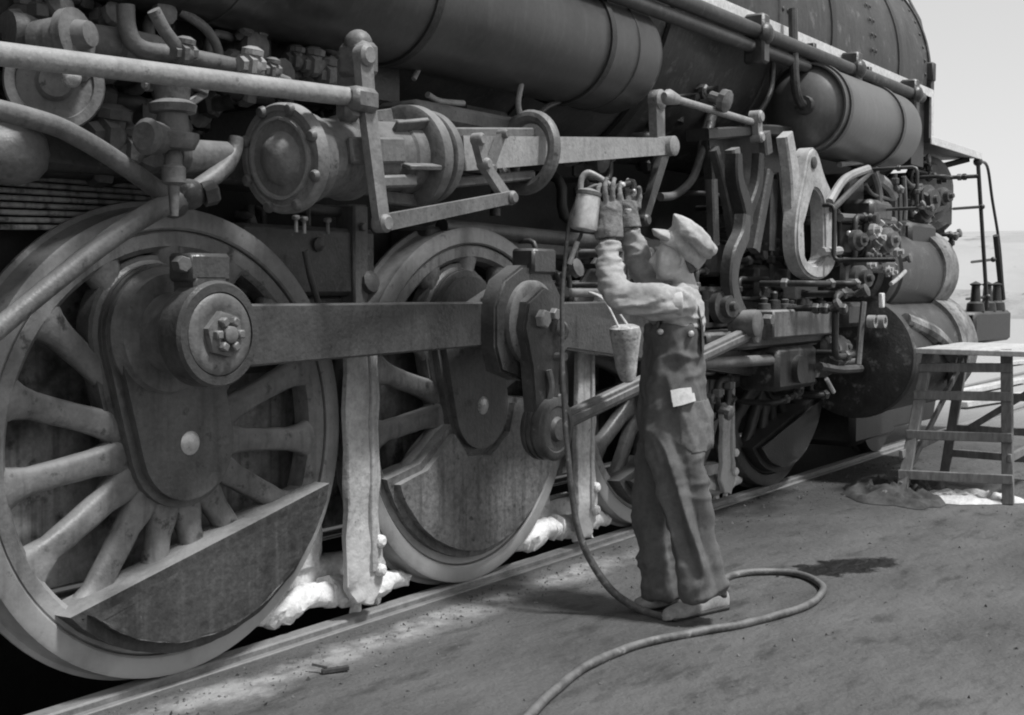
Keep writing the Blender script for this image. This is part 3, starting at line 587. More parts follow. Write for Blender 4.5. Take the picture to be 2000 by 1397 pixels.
# --- valve gear frames (bell-crank type gear)
def plate(name, pix, yy, th, m, holes=None, lab=None, bev=.01):
    P = [at(a, c, Y=yy) for a, c in pix]; b = B(); b.prism([(p.x, p.z) for p in P], yy, yy+th, bev, 2); return lp(name, b, m, lab)
plate('gear_bracket', [(1382, 250), (1545, 250), (1560, 300), (1560, 500), (1535, 500), (1520, 340), (1490, 340), (1440, 420), (1405, 330), (1392, 380)], -.3, .05, 'iron', lab='dark bracket plate of the valve gear')
def strip(pts, yy, wd, th, m, name, lab=None):
    """flat strip following pixel points in the plane y = yy, mitred"""
    wl = wd if isinstance(wd, list) else [wd]*len(pts)
    if len(pts) > 2:
        pp, ww = [], []; m_ = len(pts)
        for i in range(m_-1):
            p0, p1, p2, p3 = [Vector(pts[min(max(i+k, 0), m_-1)]) for k in (-1, 0, 1, 2)]
            for k in range(5):
                t = k/5; pp.append(.5*((2*p1)+(p2-p0)*t+(2*p0-5*p1+4*p2-p3)*t*t+(3*p1-p0-3*p2+p3)*t**3)); ww.append(wl[i]*(1-t)+wl[i+1]*t)
        pp.append(Vector(pts[-1])); ww.append(wl[-1]); pts, wl = pp, ww
    P = [at(a, c, Y=yy) for a, c in pts]; b = B(); rows = []; wd = wl
    for i, p in enumerate(P):
        d = (P[min(i+1, len(P)-1)]-P[max(i-1, 0)]).normalized(); n_ = Vector((-d.z, 0, d.x)); wv = wd[i] if isinstance(wd, list) else wd
        e_ = min(wv*.3, .012); rows.append([b.bm.verts.new(p+n_*x_+Vector((0, dy, 0))) for x_, dy in ((-wv+e_, 0), (wv-e_, 0), (wv, e_), (wv, th), (-wv, th), (-wv, e_))])
    for A, C in zip(rows, rows[1:]):
        for k in range(6): b.bm.faces.new((A[k], A[(k+1) % 6], C[(k+1) % 6], C[k]))
    b.bm.faces.new(rows[0]); b.bm.faces.new(rows[-1][::-1]); return lp(name, b, m, lab)
strip([(1385, 262), (1440, 258), (1500, 254), (1548, 258)], -.42, .035, .15, 'black', 'gear_top_bar'); strip([(1446, 300), (1448, 350), (1462, 400), (1466, 440)], -.5, [.04, .05, .06, .05], .08, 'black', 'gear_bell_crank'); strip([(1490, 300), (1486, 360), (1470, 410), (1464, 440)], -.47, [.03, .04, .04, .04], .06, 'black', 'gear_bell_crank')
strip([(1398, 350), (1402, 480)], -.42, .035, .05, 'iron', 'gear_hanger'); strip([(1402, 290), (1425, 380), (1440, 470)], -.42, .03, .05, 'iron', 'gear_hanger')
strip([(1440, 290), (1446, 345)], -.45, .05, .06, 'grey', 'gear_hanger'); strip([(1508, 335), (1480, 490)], -.48, .045, .06, 'iron', 'gear_hanger'); strip([(1515, 350), (1512, 490)], -.45, .05, .06, 'iron', 'gear_hanger')
strip([(1500, 258), (1505, 300)], -.48, .05, .05, 'grey', 'gear_hanger')
strip([(1543, 262), (1555, 340), (1560, 420), (1566, 500)], -.56, [.06, .07, .085, .06], .07, 'pale', 'gear_yoke_arm', 'pale tapered arm of the valve gear')
# the pale open yoke, a ring with a pointed top
oy = [(1582, 298), (1576, 330), (1567, 375), (1560, 415), (1557, 455), (1560, 500), (1573, 531), (1597, 546), (1622, 536), (1635, 500), (1635, 440), (1629, 385), (1612, 342), (1601, 304), (1592, 288)]
iy = [(1590, 372), (1583, 395), (1574, 430), (1568, 452), (1570, 475), (1574, 500), (1584, 514), (1597, 516), (1608, 508), (1612, 490), (1612, 450), (1611, 420), (1608, 390), (1600, 374), (1594, 370)]
def smooth_loop(P, sub=5):
    m_ = len(P); R_ = []
    for i in range(m_):
        p0, p1, p2, p3 = [Vector(P[(i+k) % m_]+(0,)) for k in (-1, 0, 1, 2)]
        for k in range(sub):
            t = k/sub; q = .5*((2*p1)+(p2-p0)*t+(2*p0-5*p1+4*p2-p3)*t*t+(3*p1-p0-3*p2+p3)*t**3); R_.append((q.x, q.y))
    return R_
oy, iy = smooth_loop(oy), smooth_loop(iy)
b = B(); yy, th = -.6, .1
O = [at(a, c, Y=yy) for a, c in oy]; I = [at(a, c, Y=yy) for a, c in iy]; V = Vector((0, th, 0)); n = len(O)
of = [b.bm.verts.new(p) for p in O]; ob = [b.bm.verts.new(p+V) for p in O]; jf = [b.bm.verts.new(p) for p in I]; jb = [b.bm.verts.new(p+V) for p in I]
for k in range(n):
    j = (k+1) % n
    b.bm.faces.new((of[k], of[j], jf[j], jf[k])); b.bm.faces.new((ob[k], jb[k], jb[j], ob[j])); b.bm.faces.new((of[k], ob[k], ob[j], of[j])); b.bm.faces.new((jf[k], jf[j], jb[j], jb[k]))
bmesh.ops.recalc_face_normals(b.bm, faces=b.bm.faces)
bmesh.ops.bevel(b.bm, geom=[e for e in b.bm.edges if all(abs(v.co.y-yy) < 1e-5 for v in e.verts) and e.calc_face_angle(0) > 1], offset=.016, segments=3, affect='EDGES')
yk = lp('gear_yoke', b, 'pale', 'pale open oval yoke of the valve gear, the brightest part there')
b = B(); b.lathe(at(1588, 318, Y=yy), (0, -1, 0), [(0, .04), (.012, .04), (.02, .025), (.02, 0)], 16); part('pin', b, M['iron'], yk)
# bell crank and union bar down to the eccentric rod
strip([(1462, 420), (1458, 460), (1442, 500), (1436, 545), (1442, 585), (1455, 615)], -.55, [.045, .055, .06, .055, .055, .05], .07, 'iron', 'gear_connecting_rod', 'curved dark rod joining valve gear and eccentric rod')
b = B(); P = at(1462, 632, Y=-.58); b.lathe(P+Vector((0, .1, 0)), (0, -1, 0), [(0, .08), (.16, .08), (.17, .06), (.17, 0)], 20); b.hexa(P+Vector((.12, -.05, .02)), (0, -1, 0), .035, .05); lp('rod_knuckle', b, 'grey')
# --- crosshead, guide and piston rod
b = B(); b.span((1.55, -.52, 1.08), (3.35, -.3, 1.2), .02); guide = lp('crosshead_guide', b, 'black', 'black guide bar of the crosshead')
b = B(); b.span((2.45, -.56, .8), (3.1, -.28, 1.08), .03); b.lathe((2.75, -.5, .93), (0, -1, 0), [(0, .09), (.1, .09), (.1, 0)], 24); lp('crosshead', b, 'cylm')
b = B(); b.cyl((1.3, -.5, 1.03), (2.5, -.5, 1.0), .035, 12); lp('guide_rod', b, 'lgrey3')
b = B(); b.cyl((3.0, -.4, .93), (4.4, -.4, .93), .05, 16); lp('piston_rod', b, 'bright')
# --- lubricator box with its row of fittings
p, q = at(1512, 606, Y=-.6), at(1636, 652, Y=-.6)
b = B(); b.span((p.x, -.6, q.z), (q.x, -.35, p.z), .012); lub = lp('mechanical_lubricator', b, 'grey', 'plain grey lubricator box above the crosshead')
for k in range(7):
    xx = p.x+.1+k*(q.x-p.x-.2)/6; b = B(); h_ = random.uniform(.05, .13); b.lathe((xx+random.uniform(-.03, .03), -.55+random.uniform(0, .08), p.z), (0, 0, 1), [(0, .045), (h_*.5, .04), (h_*.55, .02), (h_*.9, .025), (h_, .015)], 12); part('feed_fitting', b, M[random.choice(('iron', 'lgrey3', 'black'))], lub)
p, q = at(1556, 556, Y=-.5), at(1598, 584, Y=-.5); b = B(); b.span((p.x, -.5, q.z), (q.x, -.4, p.z), .01); lp('oil_box', b, 'lgrey2')
p, q = at(1520, 657, Y=-.5), at(1608, 672, Y=-.5); b = B(); b.span((p.x, -.5, q.z), (q.x, -.4, p.z), .01); lp('lubricator_bracket', b, 'lgrey2')
# --- cylinder block: piston valve chest above, big cylinder below
CX0, CX1 = 4.35, 5.95; CYY = -.36
b = B(); b.lathe((CX0, CYY, .93), (1, 0, 0), [(-.06, .12), (-.05, .3), (0, .46), (.06, .47), (.08, .455), (CX1-CX0-.1, .455), (CX1-CX0, .47), (CX1-CX0+.08, .4), (CX1-CX0+.12, 0)], 72); cyl_ = lp('cylinder', b, 'cylm', 'big dark cylinder casing ahead of the driving wheels')
b = B(); b.lathe((CX0+.05, CYY+.02, 1.58), (1, 0, 0), [(-.12, .1), (-.1, .22), (-.05, .25), (-.04, .31), (0, .33), (.05, .33), (.06, .31), (.14, .31), (.15, .33), (1.55, .33), (1.65, .2), (1.66, 0)], 64); lp('valve_chest', b, 'cylm', 'round valve chest on top of the cylinder')
b = B(); b.prism([(CX0+.1, 1.1), (CX1-.05, 1.1), (CX1-.05, 1.95), (CX0+.6, 2.05), (CX0+.1, 1.8)], -.5, .5, .05, 3); lp('cylinder_saddle', b, 'cylm')
b = B(); b.lathe((CX1-.35, CYY+.02, 1.6), (1, 0, 0), [(0, .35), (.3, .37), (.4, .3), (.42, 0)], 48); b.lathe((CX1-.35, CYY, .95), (1, 0, 0), [(0, .475), (.45, .48), (.52, .4), (.54, 0)], 48); lp('front_cylinder_cover', b, 'cylp', 'pale dusty front cover of the cylinder')
b = B(); b.tube([(CX0+.1, -.72, 1.22), (CX0+.6, -.8, 1.08), (CX0+1.0, -.83, .85), (CX0+1.1, -.8, .55)], [.05, .07, .07, .04], 10); lp('cylinder_flange', b, 'cylp')
b = B(); b.tube([at(1640, 322, Y=-.5), at(1700, 318, Y=-.5), at(1715, 350, Y=-.5), at(1725, 420, Y=-.5)], .02, 8); lp('pipe', b, 'lgrey')
for pts, r, mm in (([(1620, 395), (1650, 350), (1695, 330)], .03, 'lgrey'), ([(1625, 410), (1665, 370), (1700, 335)], .022, 'iron'), ([(1705, 335), (1715, 370), (1716, 410)], .028, 'lgrey3'), ([(1718, 350), (1735, 365), (1745, 385)], .04, 'lgrey'), ([(1765, 345), (1768, 400), (1767, 430)], .02, 'lgrey3'), ([(1690, 360), (1705, 380), (1740, 390)], .014, 'iron'), ([(1756, 380), (1757, 470), (1758, 520)], .012, 'iron'), ([(1640, 490), (1620, 492), (1605, 492)], .03, 'lgrey'), ([(1765, 345), (1780, 362), (1800, 362)], .014, 'iron'), ([(1640, 425), (1690, 428), (1745, 432)], .03, 'lgrey3')):
    b = B(); b.tube([at(a, c, Y=-.62) for a, c in pts], r, 8); lp('lubricator_pipe', b, mm)
for pts, r, mm, yy in (([(1687, 590), (1682, 640), (1676, 712)], .022, 'lgrey3', -.88), ([(1600, 716), (1640, 722), (1680, 720)], .03, 'iron', -.6), ([(1625, 695), (1640, 702), (1655, 698)], .022, 'lgrey3', -.62), ([(1614, 740), (1622, 755), (1628, 766)], .015, 'bright', -.6), ([(1740, 555), (1755, 543), (1768, 530)], .014, 'bright', -.9)):
    b = B(); b.tube([at(a, c, Y=yy) for a, c in pts], r, 8); lp('pipe', b, mm)
# packing gland of the piston rod
p = at(1600, 690, Y=-.45)
b = B(); b.lathe(p-Vector((.1, 0, 0)), (1, 0, 0), [(0, .08), (.05, .1), (.06, .17), (.1, .17), (.11, .14), (.3, .14)], 24); gl = lp('piston_gland', b, 'grey')
for k in range(8):
    a = 2*PI*k/8; b = B(); b.hexa(p+Vector((-.05, .14*math.cos(a), .14*math.sin(a))), (-1, 0, 0), .03, .05); part('nut', b, M['bright'], gl)
# small fittings clustered on the valve chest
rr = random.Random(3)
for k in range(26):
    a, c = rr.uniform(1690, 1755), rr.uniform(445, 535); s_ = rr.uniform(.02, .045); p = at(a, c, Y=-.72+rr.uniform(-.05, .05)); b = B()
    b.lathe(p, (0, -1, rr.choice((0, .0, 1))), [(0, s_), (s_*.8, s_), (s_*.9, s_*.6), (s_*1.8, s_*.55)], rr.choice((6, 8, 10))); lp('chest_fitting', b, rr.choice(('lgrey', 'grey', 'lgrey3', 'bright')))
b = B(); p, q = at(1690, 440, Y=-.68), at(1752, 505, Y=-.68); b.span((p.x, -.68, q.z), (q.x, -.5, p.z), .02); lp('feed_distributor', b, 'grey', 'pale block of oil feeds on the valve chest')
for a, c in ((1696, 628), (1715, 628)):
    p = at(a, c, Y=-.92); b = B(); b.ring(p, (0, -1, 0), [(0, .028), (0, .042), (.05, .042), (.05, .028)], 16); lp('sight_glass', b, 'lgrey')
p = at(1722, 587, Y=-.9); b = B(); b.box(p, (.05, .03, .1)); lp('instruction_plate', b, 'white')
for k in range(12):
    p = at(rr.uniform(1780, 1840), rr.uniform(345, 455), Y=-.3+rr.uniform(-.1, .1)); s_ = rr.uniform(.03, .07); b = B(); b.lathe(p, (rr.uniform(-1, 1), -1, rr.uniform(-1, 1)), [(0, s_), (s_, s_), (s_*1.1, s_*.6), (s_*2, s_*.5)], 10); lp('pump_fitting', b, rr.choice(('iron', 'black', 'grey')))
b = B(); p, q = at(1790, 335, Y=-.15), at(1862, 450, Y=-.15); b.span((p.x, -.15, q.z), (q.x, .4, p.z), .06); pump = lp('air_pump', b, 'black', 'dark pump casing under the front deck')
b = B(); b.lathe(((p.x+q.x)/2-.3, -.15, (p.z+q.z)/2+.1), (-.5, -1, 0), [(0, .3), (.05, .3), (.06, .24), (.1, .22), (.1, 0)], 32); part('pump_head', b, M['iron'], pump)
b = B(); b.span((6.0, .2, 1.1), (7.6, 1.4, 2.45), .04); b.span((7.4, .5, 1.2), (8.1, 1.1, 1.5), .02); lp('smokebox_support', b, 'black')
# --- steps and rail from the front deck down to the pilot beam
tx = at(1910, 316, Y=RY+.02); bx = at(1928, 600, Y=RY+.02)
b = B(); b.tube([tx, tx+(bx-tx)*.5, bx], .02, 10, 1); b.ball(tx, .045); lad = lp('front_ladder', b, 'iron', 'slim step ladder at the front deck')
b = B(); b.tube([tx+Vector((.03, 0, .0)), at(1928, 325, Y=RY+.02), at(1938, 390, Y=RY+.02), at(1952, 480, Y=RY+.02), at(1960, 585, Y=RY+.02)], .015, 8); part('hand_rail', b, M['iron'], lad)
b = B(); b.tube([at(1945, 460, Y=RY+.02), at(1958, 585, Y=RY+.02)], .032, 8, 1); part('hose_sleeve', b, M['black'], lad)
for a, c, e, f in ((1862, 408, 1918, 404), (1898, 512, 1940, 507), (1888, 584, 1930, 580)):
    p, q = at(a, c, Y=RY+.4), at(e, f, Y=RY+.0); b = B(); b.tube([p, q], .015, 8, 1); b.ball(q, .028); part('rung', b, M['iron'], lad)
p, q = at(1872, 612, Y=-.45), at(1974, 664, Y=-.45)
b = B(); b.span((p.x+.6, -.45, q.z), (q.x, 2.0, p.z), .03); beam = lp('pilot_beam', b, 'black', 'heavy dark beam across the front end')
for a in (1928, 1946, 1905):
    xx = at(a, 600, Y=-.35); b = B(); b.lathe((xx.x, -.35, p.z), (0, 0, 1), [(0, .09), (.08, .08), (.1, .05), (.25, .04), (.27, .06), (.3, 0)], 12); part('coupling_lever', b, M['black'], beam)
b = B(); b.span((5.4, .0, .1), (6.5, .9, .62), .05); b.lathe((6.05, .02, .42), (0, 1, 0), [(0, .3), (0, .42), (.1, .42), (.12, .45), (.14, .45), (.14, .1), (0, .1)], 48); lp('pilot_truck', b, 'black', 'shaded pilot truck under the cylinder')
b = B(); b.prism([(6.3, .15), (8.0, .12), (8.2, .5), (8.0, .95), (6.3, .95)], .1, .3, .02); lp('pilot', b, 'black')

# --- rivets and seams on the boiler and tanks
MR = B(); MR.lathe((0, 0, 0), (0, 0, 1), [(0, .017), (.006, .015), (.011, .008), (.012, 0)], 8); ME_RIVET = finish(MR.bm, 'rivet', M['boil'], 3)
def rivet(p, nrm, parent):
    o = link('rivet', ME_RIVET, parent); o.location = p; o.rotation_euler = Vector(nrm).to_track_quat('Z', 'Y').to_euler()
for xx in (2.95, 3.03, 4.7, 4.78, 6.08):
    for k in range(10):
        a = math.radians(-12+k*6); n_ = Vector((0, -math.cos(a), math.sin(a))); rivet(Vector((xx, CYC, 3.3))+n_*(1.14 if xx < 6 else 1.13), n_, boiler)
b = B(); b.lathe((2.99, CYC, 3.3), (1, 0, 0), [(-.09, 1.131), (-.08, 1.141), (.08, 1.141), (.09, 1.131)], 96, cap=False); part('boiler_seam', b, M['boil'], boiler)
for xx in (.75, -1.9):
    b = B(); b.ring((xx, TY, TZ), (1, 0, 0), [(0, TR-.004), (.004, TR+.005), (.014, TR+.005), (.018, TR-.004)], 64); part('weld_seam', b, M['tank'], res1)
# --- dense plumbing: pipes with square bends, unions and clips
def plumb(box, yy, n, seed, mats, r=(.012, .026)):
    rn = random.Random(seed); x0, y0, x1, y1 = box
    for k in range(n):
        Y_ = yy+rn.uniform(-.08, .08); c = at(rn.uniform(x0, x1), rn.uniform(y0, y1), Y=Y_); rad = rn.uniform(*r); P = [c]; ax = rn.choice((0, 2)); lim0, lim1 = at(x0, y1, Y=Y_), at(x1, y0, Y=Y_)
        for j in range(rn.choice((2, 3, 4))):
            d = Vector((0, 0, 0)); L_ = rn.uniform(.12, .5)*rn.choice((-1, 1)); d[ax] = L_; q = P[-1]+d
            q.x = min(max(q.x, lim0.x), lim1.x); q.z = min(max(q.z, lim0.z), lim1.z)
            if (q-P[-1]).length < .06: q = P[-1]+Vector((0, .12, 0))
            P.append(q); ax = rn.choice((0, 2, 1) if rn.random() < .2 else ((2,) if ax == 0 else (0,)))
        if rn.random() < .6: P.append(P[-1]+Vector((0, .35, 0)))
        P.insert(0, P[0]+Vector((0, .35, 0)))
        Q = [P[0]]
        for i in range(1, len(P)-1):
            a_, b_ = (P[i-1]-P[i]), (P[i+1]-P[i]); t_ = min(rad*2.5, a_.length*.4, b_.length*.4)
            Q += [P[i]+a_.normalized()*t_, P[i]+(a_.normalized()+b_.normalized())*t_*.3, P[i]+b_.normalized()*t_]
        Q.append(P[-1]); b = B(); b.tube(Q, rad, 10, 1); m_ = rn.choice(mats); o = lp('pipe', b, m_, ang=1)
        for i in range(1, len(P)-1):
            if rn.random() < .7:
                d = (P[i+1]-P[i]); p = P[i]+d*rn.uniform(.35, .65); b = B(); b.lathe(p-d.normalized()*rad*1.2, d, [(0, rad*1.25), (rad*.4, rad*1.7), (rad*2, rad*1.7), (rad*2.4, rad*1.25)], 6); part('union_nut', b, M[rn.choice(('grey', 'iron', m_))], o)
            if rn.random() < .25:
                p = P[i]; b = B(); b.lathe(p-Vector((0, rad, 0)), (0, -1, rn.uniform(-.5, .8)), [(0, rad*1.1), (rad*2, rad), (rad*2.2, rad*2), (rad*3.4, rad*2), (rad*3.8, rad)], 10); part('stop_cock', b, M[rn.choice(('grey', 'lgrey3', 'iron'))], o)
plumb((80, 40, 330, 210), -.12, 9, 1, ('grey', 'iron', 'black', 'iron'), (.018, .035))
plumb((330, 45, 690, 160), -.1, 10, 2, ('grey', 'iron', 'black', 'iron'), (.016, .032))
plumb((60, 230, 470, 350), .1, 6, 3, ('iron', 'black', 'black'), (.018, .035))
plumb((490, 415, 690, 560), .2, 8, 4, ('iron', 'black', 'iron', 'grey'), (.014, .028))
plumb((1000, 200, 1280, 420), .05, 9, 5, ('black', 'iron', 'black'), (.018, .035))
plumb((1320, 90, 1520, 260), -.05, 9, 6, ('black', 'iron', 'iron'), (.018, .035))
plumb((1360, 400, 1540, 600), -.2, 9, 7, ('black', 'iron', 'black'), (.014, .026))
plumb((1625, 345, 1770, 560), -.62, 6, 8, ('black', 'iron', 'lgrey3', 'iron', 'black'), (.012, .024))
plumb((1610, 545, 1760, 760), -.84, 3, 9, ('black', 'iron', 'iron'), (.012, .024))
plumb((1775, 330, 1860, 480), -.2, 7, 10, ('black', 'iron', 'black'), (.014, .026))
plumb((1400, 640, 1600, 800), -.3, 7, 11, ('black', 'iron'), (.014, .026))
plumb((1040, 470, 1240, 600), -.05, 6, 12, ('black', 'iron', 'grey'), (.014, .026))

def casting(name, x0, y0, x1, y1, Y_, dp, m, rnd=.03, lab=None):
    p, q = at(x0, y1, Y=Y_), at(x1, y0, Y=Y_); b = B(); b.span((p.x, Y_, p.z), (q.x, Y_+dp, q.z), rnd); return lp(name, b, m, lab)
for a in ((1638, 436, 1690, 500, -.6, .3, 'black'), (1648, 505, 1700, 580, -.62, .3, 'cylm'), (1700, 508, 1752, 532, -.74, .2, 'grey'), (1655, 590, 1690, 640, -.7, .3, 'black'), (1610, 655, 1655, 700, -.55, .25, 'black'), (1745, 372, 1770, 440, -.55, .3, 'black'), (1655, 345, 1690, 425, -.4, .3, 'iron'), (1705, 395, 1745, 432, -.66, .25, 'iron'), (1780, 440, 1830, 490, -.55, .3, 'black'), (1380, 560, 1440, 640, -.2, .3, 'black'), (1385, 470, 1430, 540, -.15, .3, 'cylm'), (1480, 520, 1550, 590, -.25, .3, 'cylm')):
    casting('oil_pump_casting', *a)
for a, c, r_, L_ in ((1725, 470, .09, .1), (1668, 470, .07, .08), (1672, 545, .09, .1), (1806, 392, .13, .1), (1836, 385, .08, .1), (1632, 678, .08, .1), (1405, 600, .1, .1)):
    p = at(a, c, Y=-.74 if 1640 < a < 1760 else -.45); b = B(); b.lathe(p, (-.25, -1, .05), [(0, r_), (L_*.5, r_), (L_*.6, r_*.7), (L_, r_*.65), (L_, r_*.3), (L_*1.3, r_*.25), (L_*1.35, 0)], 20); lp('cover_cap', b, 'iron' if a != 1725 else 'lgrey3')
p = at(1658, 456, Y=-.66); b = B(); b.ball(p, .02); lp('bright_dot_knob', b, 'bright')  # small ball in bright steel for the bright dot on the black casting

for xx in (.4, 1.4, 3.9, 5.4):
    b = B(); b.lathe((xx, CYC, 3.3), (1, 0, 0), [(-.05, 1.118 if xx > 2 else 1.19), (-.045, 1.142 if xx > 2 else 1.212), (.045, 1.142 if xx > 2 else 1.212), (.05, 1.118 if xx > 2 else 1.19)], 96, cap=False); part('jacket_band', b, M['black'], boiler)
# ------------------------------------------------------------------ the worker
M['shirt'] = mat('faded_work_shirt', .28, .4, 5, .95, bump=.15, bscale=180, grunge=.15)
M['denim'] = mat('dirty_overall_denim', .065, .13, 3, .95, bump=.2, bscale=220, grunge=.15)
M['denim2'] = mat('faded_denim_patch', .1, .16, 9, .95, bump=.2, bscale=220, grunge=.15)
M['cloth'] = mat('white_face_cloth', .62, .74, 9, .95, bump=.15, bscale=120, grunge=.15)
M['cap'] = mat('pale_cap_cloth', .26, .44, 8, .95, bump=.2, bscale=160, grunge=.15)
M['glove'] = mat('stained_work_glove', .1, .24, 14, .95, bump=.3, bscale=120)
M['skin'] = mat('weathered_skin', .34, .46, 14, .55, bump=.1, grunge=.12)
M['shoe'] = mat('dusty_shoe_leather', .2, .36, 12, .8, bump=.2)
M['paper'] = mat('folded_white_paper', .5, .62, 6, .9, bump=.05)
P0 = at(1330, 1205, Z=GZ); D0 = (P0-CAM).dot(FW); PM = FPX/D0
def W(px, py, s=0): return at(px, py, D=D0-s)
SV = -FW
man = thing('person', 'worker in dark overalls, pale shirt and floppy cap raising a spray gun', 'person', (P0.x, P0.y, GZ))
def loft(b, secs, n=20, caps=True):
    """secs: (px, py, s, half width px in profile, half width m across)"""
    C = [W(a, c, s) for a, c, s, *_ in secs]; rows = []
    for i, (p, q) in enumerate(zip(C, secs)):
        d = (C[min(i+1, len(C)-1)]-C[max(i-1, 0)]).normalized(); v = (SV-d*SV.dot(d)).normalized(); u = d.cross(v)
        rows.append([b.bm.verts.new(p+u*(q[3]/PM)*math.cos(2*PI*k/n)+v*q[4]*math.sin(2*PI*k/n)) for k in range(n)])
    for A, E_ in zip(rows, rows[1:]):
        for k in range(n): b.bm.faces.new((A[k], A[(k+1) % n], E_[(k+1) % n], E_[k]))
    if caps: b.bm.faces.new(rows[0][::-1]); b.bm.faces.new(rows[-1])
    return b
def remesh(name, b, m, parent, vox, smooth=4, wr=None, it=1):
    """fuse the lofts into one continuous skin; wr = wrinkle function(point, normal) -> offset"""
    bmesh.ops.recalc_face_normals(b.bm, faces=b.bm.faces)
    me = bpy.data.meshes.new('t'); b.bm.to_mesh(me); b.bm.free(); o = bpy.data.objects.new('t', me); COL.objects.link(o)
    r = o.modifiers.new('r', 'REMESH'); r.mode = 'VOXEL'; r.voxel_size = vox
    if smooth: s_ = o.modifiers.new('s', 'SMOOTH'); s_.iterations = smooth; s_.factor = .6
    dg = bpy.context.evaluated_depsgraph_get(); dg.update(); me2 = bpy.data.meshes.new_from_object(o.evaluated_get(dg))
    bpy.data.objects.remove(o); me2.name = name
    if wr:
        off = [wr(v.co, v.normal) for v in me2.vertices]
        nrm = [v.normal.copy() for v in me2.vertices]
        for v, f, n_ in zip(me2.vertices, off, nrm): v.co += n_*f
    for p in me2.polygons: p.use_smooth = True
    me2.materials.clear(); me2.materials.append(m); return link(name, me2, parent)
def inflate(b, poly, half, s0=0, n=9, pw=.5):
    """profile polygon (pixels) bulged across the body"""
    cx = sum(p[0] for p in poly)/len(poly); cy = sum(p[1] for p in poly)/len(poly); rows = []
    for k in range(n):
        u = -1+2*k/(n-1); sc = max(1-abs(u)**2.6, .02)**pw
        rows.append([b.bm.verts.new(W(cx+(x-cx)*sc, cy+(y-cy)*sc, s0+u*half)) for x, y in poly])
    m_ = len(poly)
    for A, E_ in zip(rows, rows[1:]):
        for k in range(m_): b.bm.faces.new((A[k], A[(k+1) % m_], E_[(k+1) % m_], E_[k]))
    b.bm.faces.new(rows[0][::-1]); b.bm.faces.new(rows[-1]); return b
def wrinkle(amp, fx, fy, seed=0, sl=0):
    def f(p, n):
        q = Vector((((p-P0).dot(RT)+p.z*sl)*fx, (p-P0).dot(FW)*fx, p.z*fy))+Vector((seed, seed*2, 0))
        q = q+Vector((noise.noise(q*.5), noise.noise(q*.5+Vector((9, 0, 0))), noise.noise(q*.5+Vector((0, 7, 0)))))*.8
        r = 1-abs(noise.noise(q))*2.4
        return amp*(r-.4)+amp*.4*noise.noise(q*2.7)
    return f
HANDN = [  # near hand: finger chains in pixels (x, y, s), thumb last
    [(1174, 408, .075), (1168, 388, .095), (1168, 371, .09), (1173, 359, .065)],
    [(1186, 402, .085), (1182, 378, .105), (1182, 360, .095), (1186, 348, .07)],
    [(1198, 402, .08), (1196, 378, .1), (1197, 360, .09), (1200, 349, .065)],
    [(1209, 407, .07), (1210, 386, .085), (1211, 371, .075), (1212, 360, .05)],
    [(1174, 432, .06), (1162, 422, .055), (1155, 408, .06), (1154, 394, .07)]]
HANDF = [
    [(1216, 404, -.06), (1212, 384, -.075), (1211, 368, -.07), (1213, 356, -.045)],
    [(1227, 400, -.07), (1225, 378, -.085), (1225, 362, -.075), (1226, 350, -.05)],
    [(1237, 402, -.07), (1238, 380, -.085), (1238, 364, -.075), (1237, 353, -.05)],
    [(1246, 408, -.06), (1249, 390, -.07), (1249, 375, -.06), (1247, 365, -.04)],
    [(1216, 424, -.04), (1207, 412, -.02), (1202, 398, -.01), (1200, 386, 0)]]
# body, one continuous skin
b = B()
loft(b, [(1318, 850, 0, 58, .15), (1316, 760, 0, 50, .145), (1318, 660, 0, 44, .14), (1322, 610, 0, 42, .16), (1330, 578, 0, 30, .13), (1338, 560, 0, 24, .06), (1330, 535, 0, 24, .058), (1322, 520, 0, 34, .07)])
inflate(b, [(1294, 470), (1286, 482), (1283, 492), (1281, 508), (1281, 522), (1281, 533), (1287, 545), (1300, 551), (1320, 550), (1342, 538), (1356, 514), (1356, 488), (1340, 466), (1316, 458)], .078, 0, 13, .36)
b.tube([W(1285, 490), W(1277, 503), W(1271, 511), W(1280, 516)], [.007, .0095, .0125, .009], 10, 3)      # nose
b.tube([W(1287, 485, -.04), W(1282, 484, 0), W(1287, 485, .04)], .008, 8, 3)                          # brow
b.tube([W(1286, 522, -.022), W(1278, 521, 0), W(1286, 522, .022)], .0065, 8, 3); b.tube([W(1286, 528, -.02), W(1279, 528, 0), W(1286, 528, .02)], .007, 8, 3)
b.ball(W(1288, 541), .018); b.ball(W(1292, 512, .045), .02); b.ball(W(1292, 512, -.045), .02)
for s_ in (-.078, .078): b.tube([W(1327, 500, s_), W(1334, 504, s_*1.12), W(1332, 516, s_*1.08), W(1326, 522, s_)], [.008, .01, .009, .007], 8, 3)
for s_, L_ in ((.12, [(1320, 840), (1332, 950), (1352, 1060), (1376, 1172)]), (-.115, [(1306, 840), (1278, 950), (1279, 1060), (1297, 1172)])):
    loft(b, [(x, y, s_*(.6 if y < 900 else 1), r, r/PM) for (x, y), r in zip(L_, (28, 24, 19, 14))])
for s_, L_ in ((.19, [(1330, 592, .19), (1262, 592, .2), (1205, 578, .16), (1192, 520, .1), (1190, 460, .07), (1192, 415, .07)]), (-.19, [(1325, 590, -.18), (1290, 570, -.19), (1262, 545, -.16), (1240, 490, -.1), (1226, 440, -.07), (1226, 408, -.065)])):
    loft(b, [(x, y, s2, r, r/PM) for (x, y, s2), r in zip(L_, (26, 22, 19, 17, 12, 16))])
for H in (HANDN, HANDF):
    for ch in H: b.tube([W(*p) for p in ch], [.0105, .0095, .009, .008], 8, 3)
body = remesh('body', b, M['skin'], man, .0055, 2)
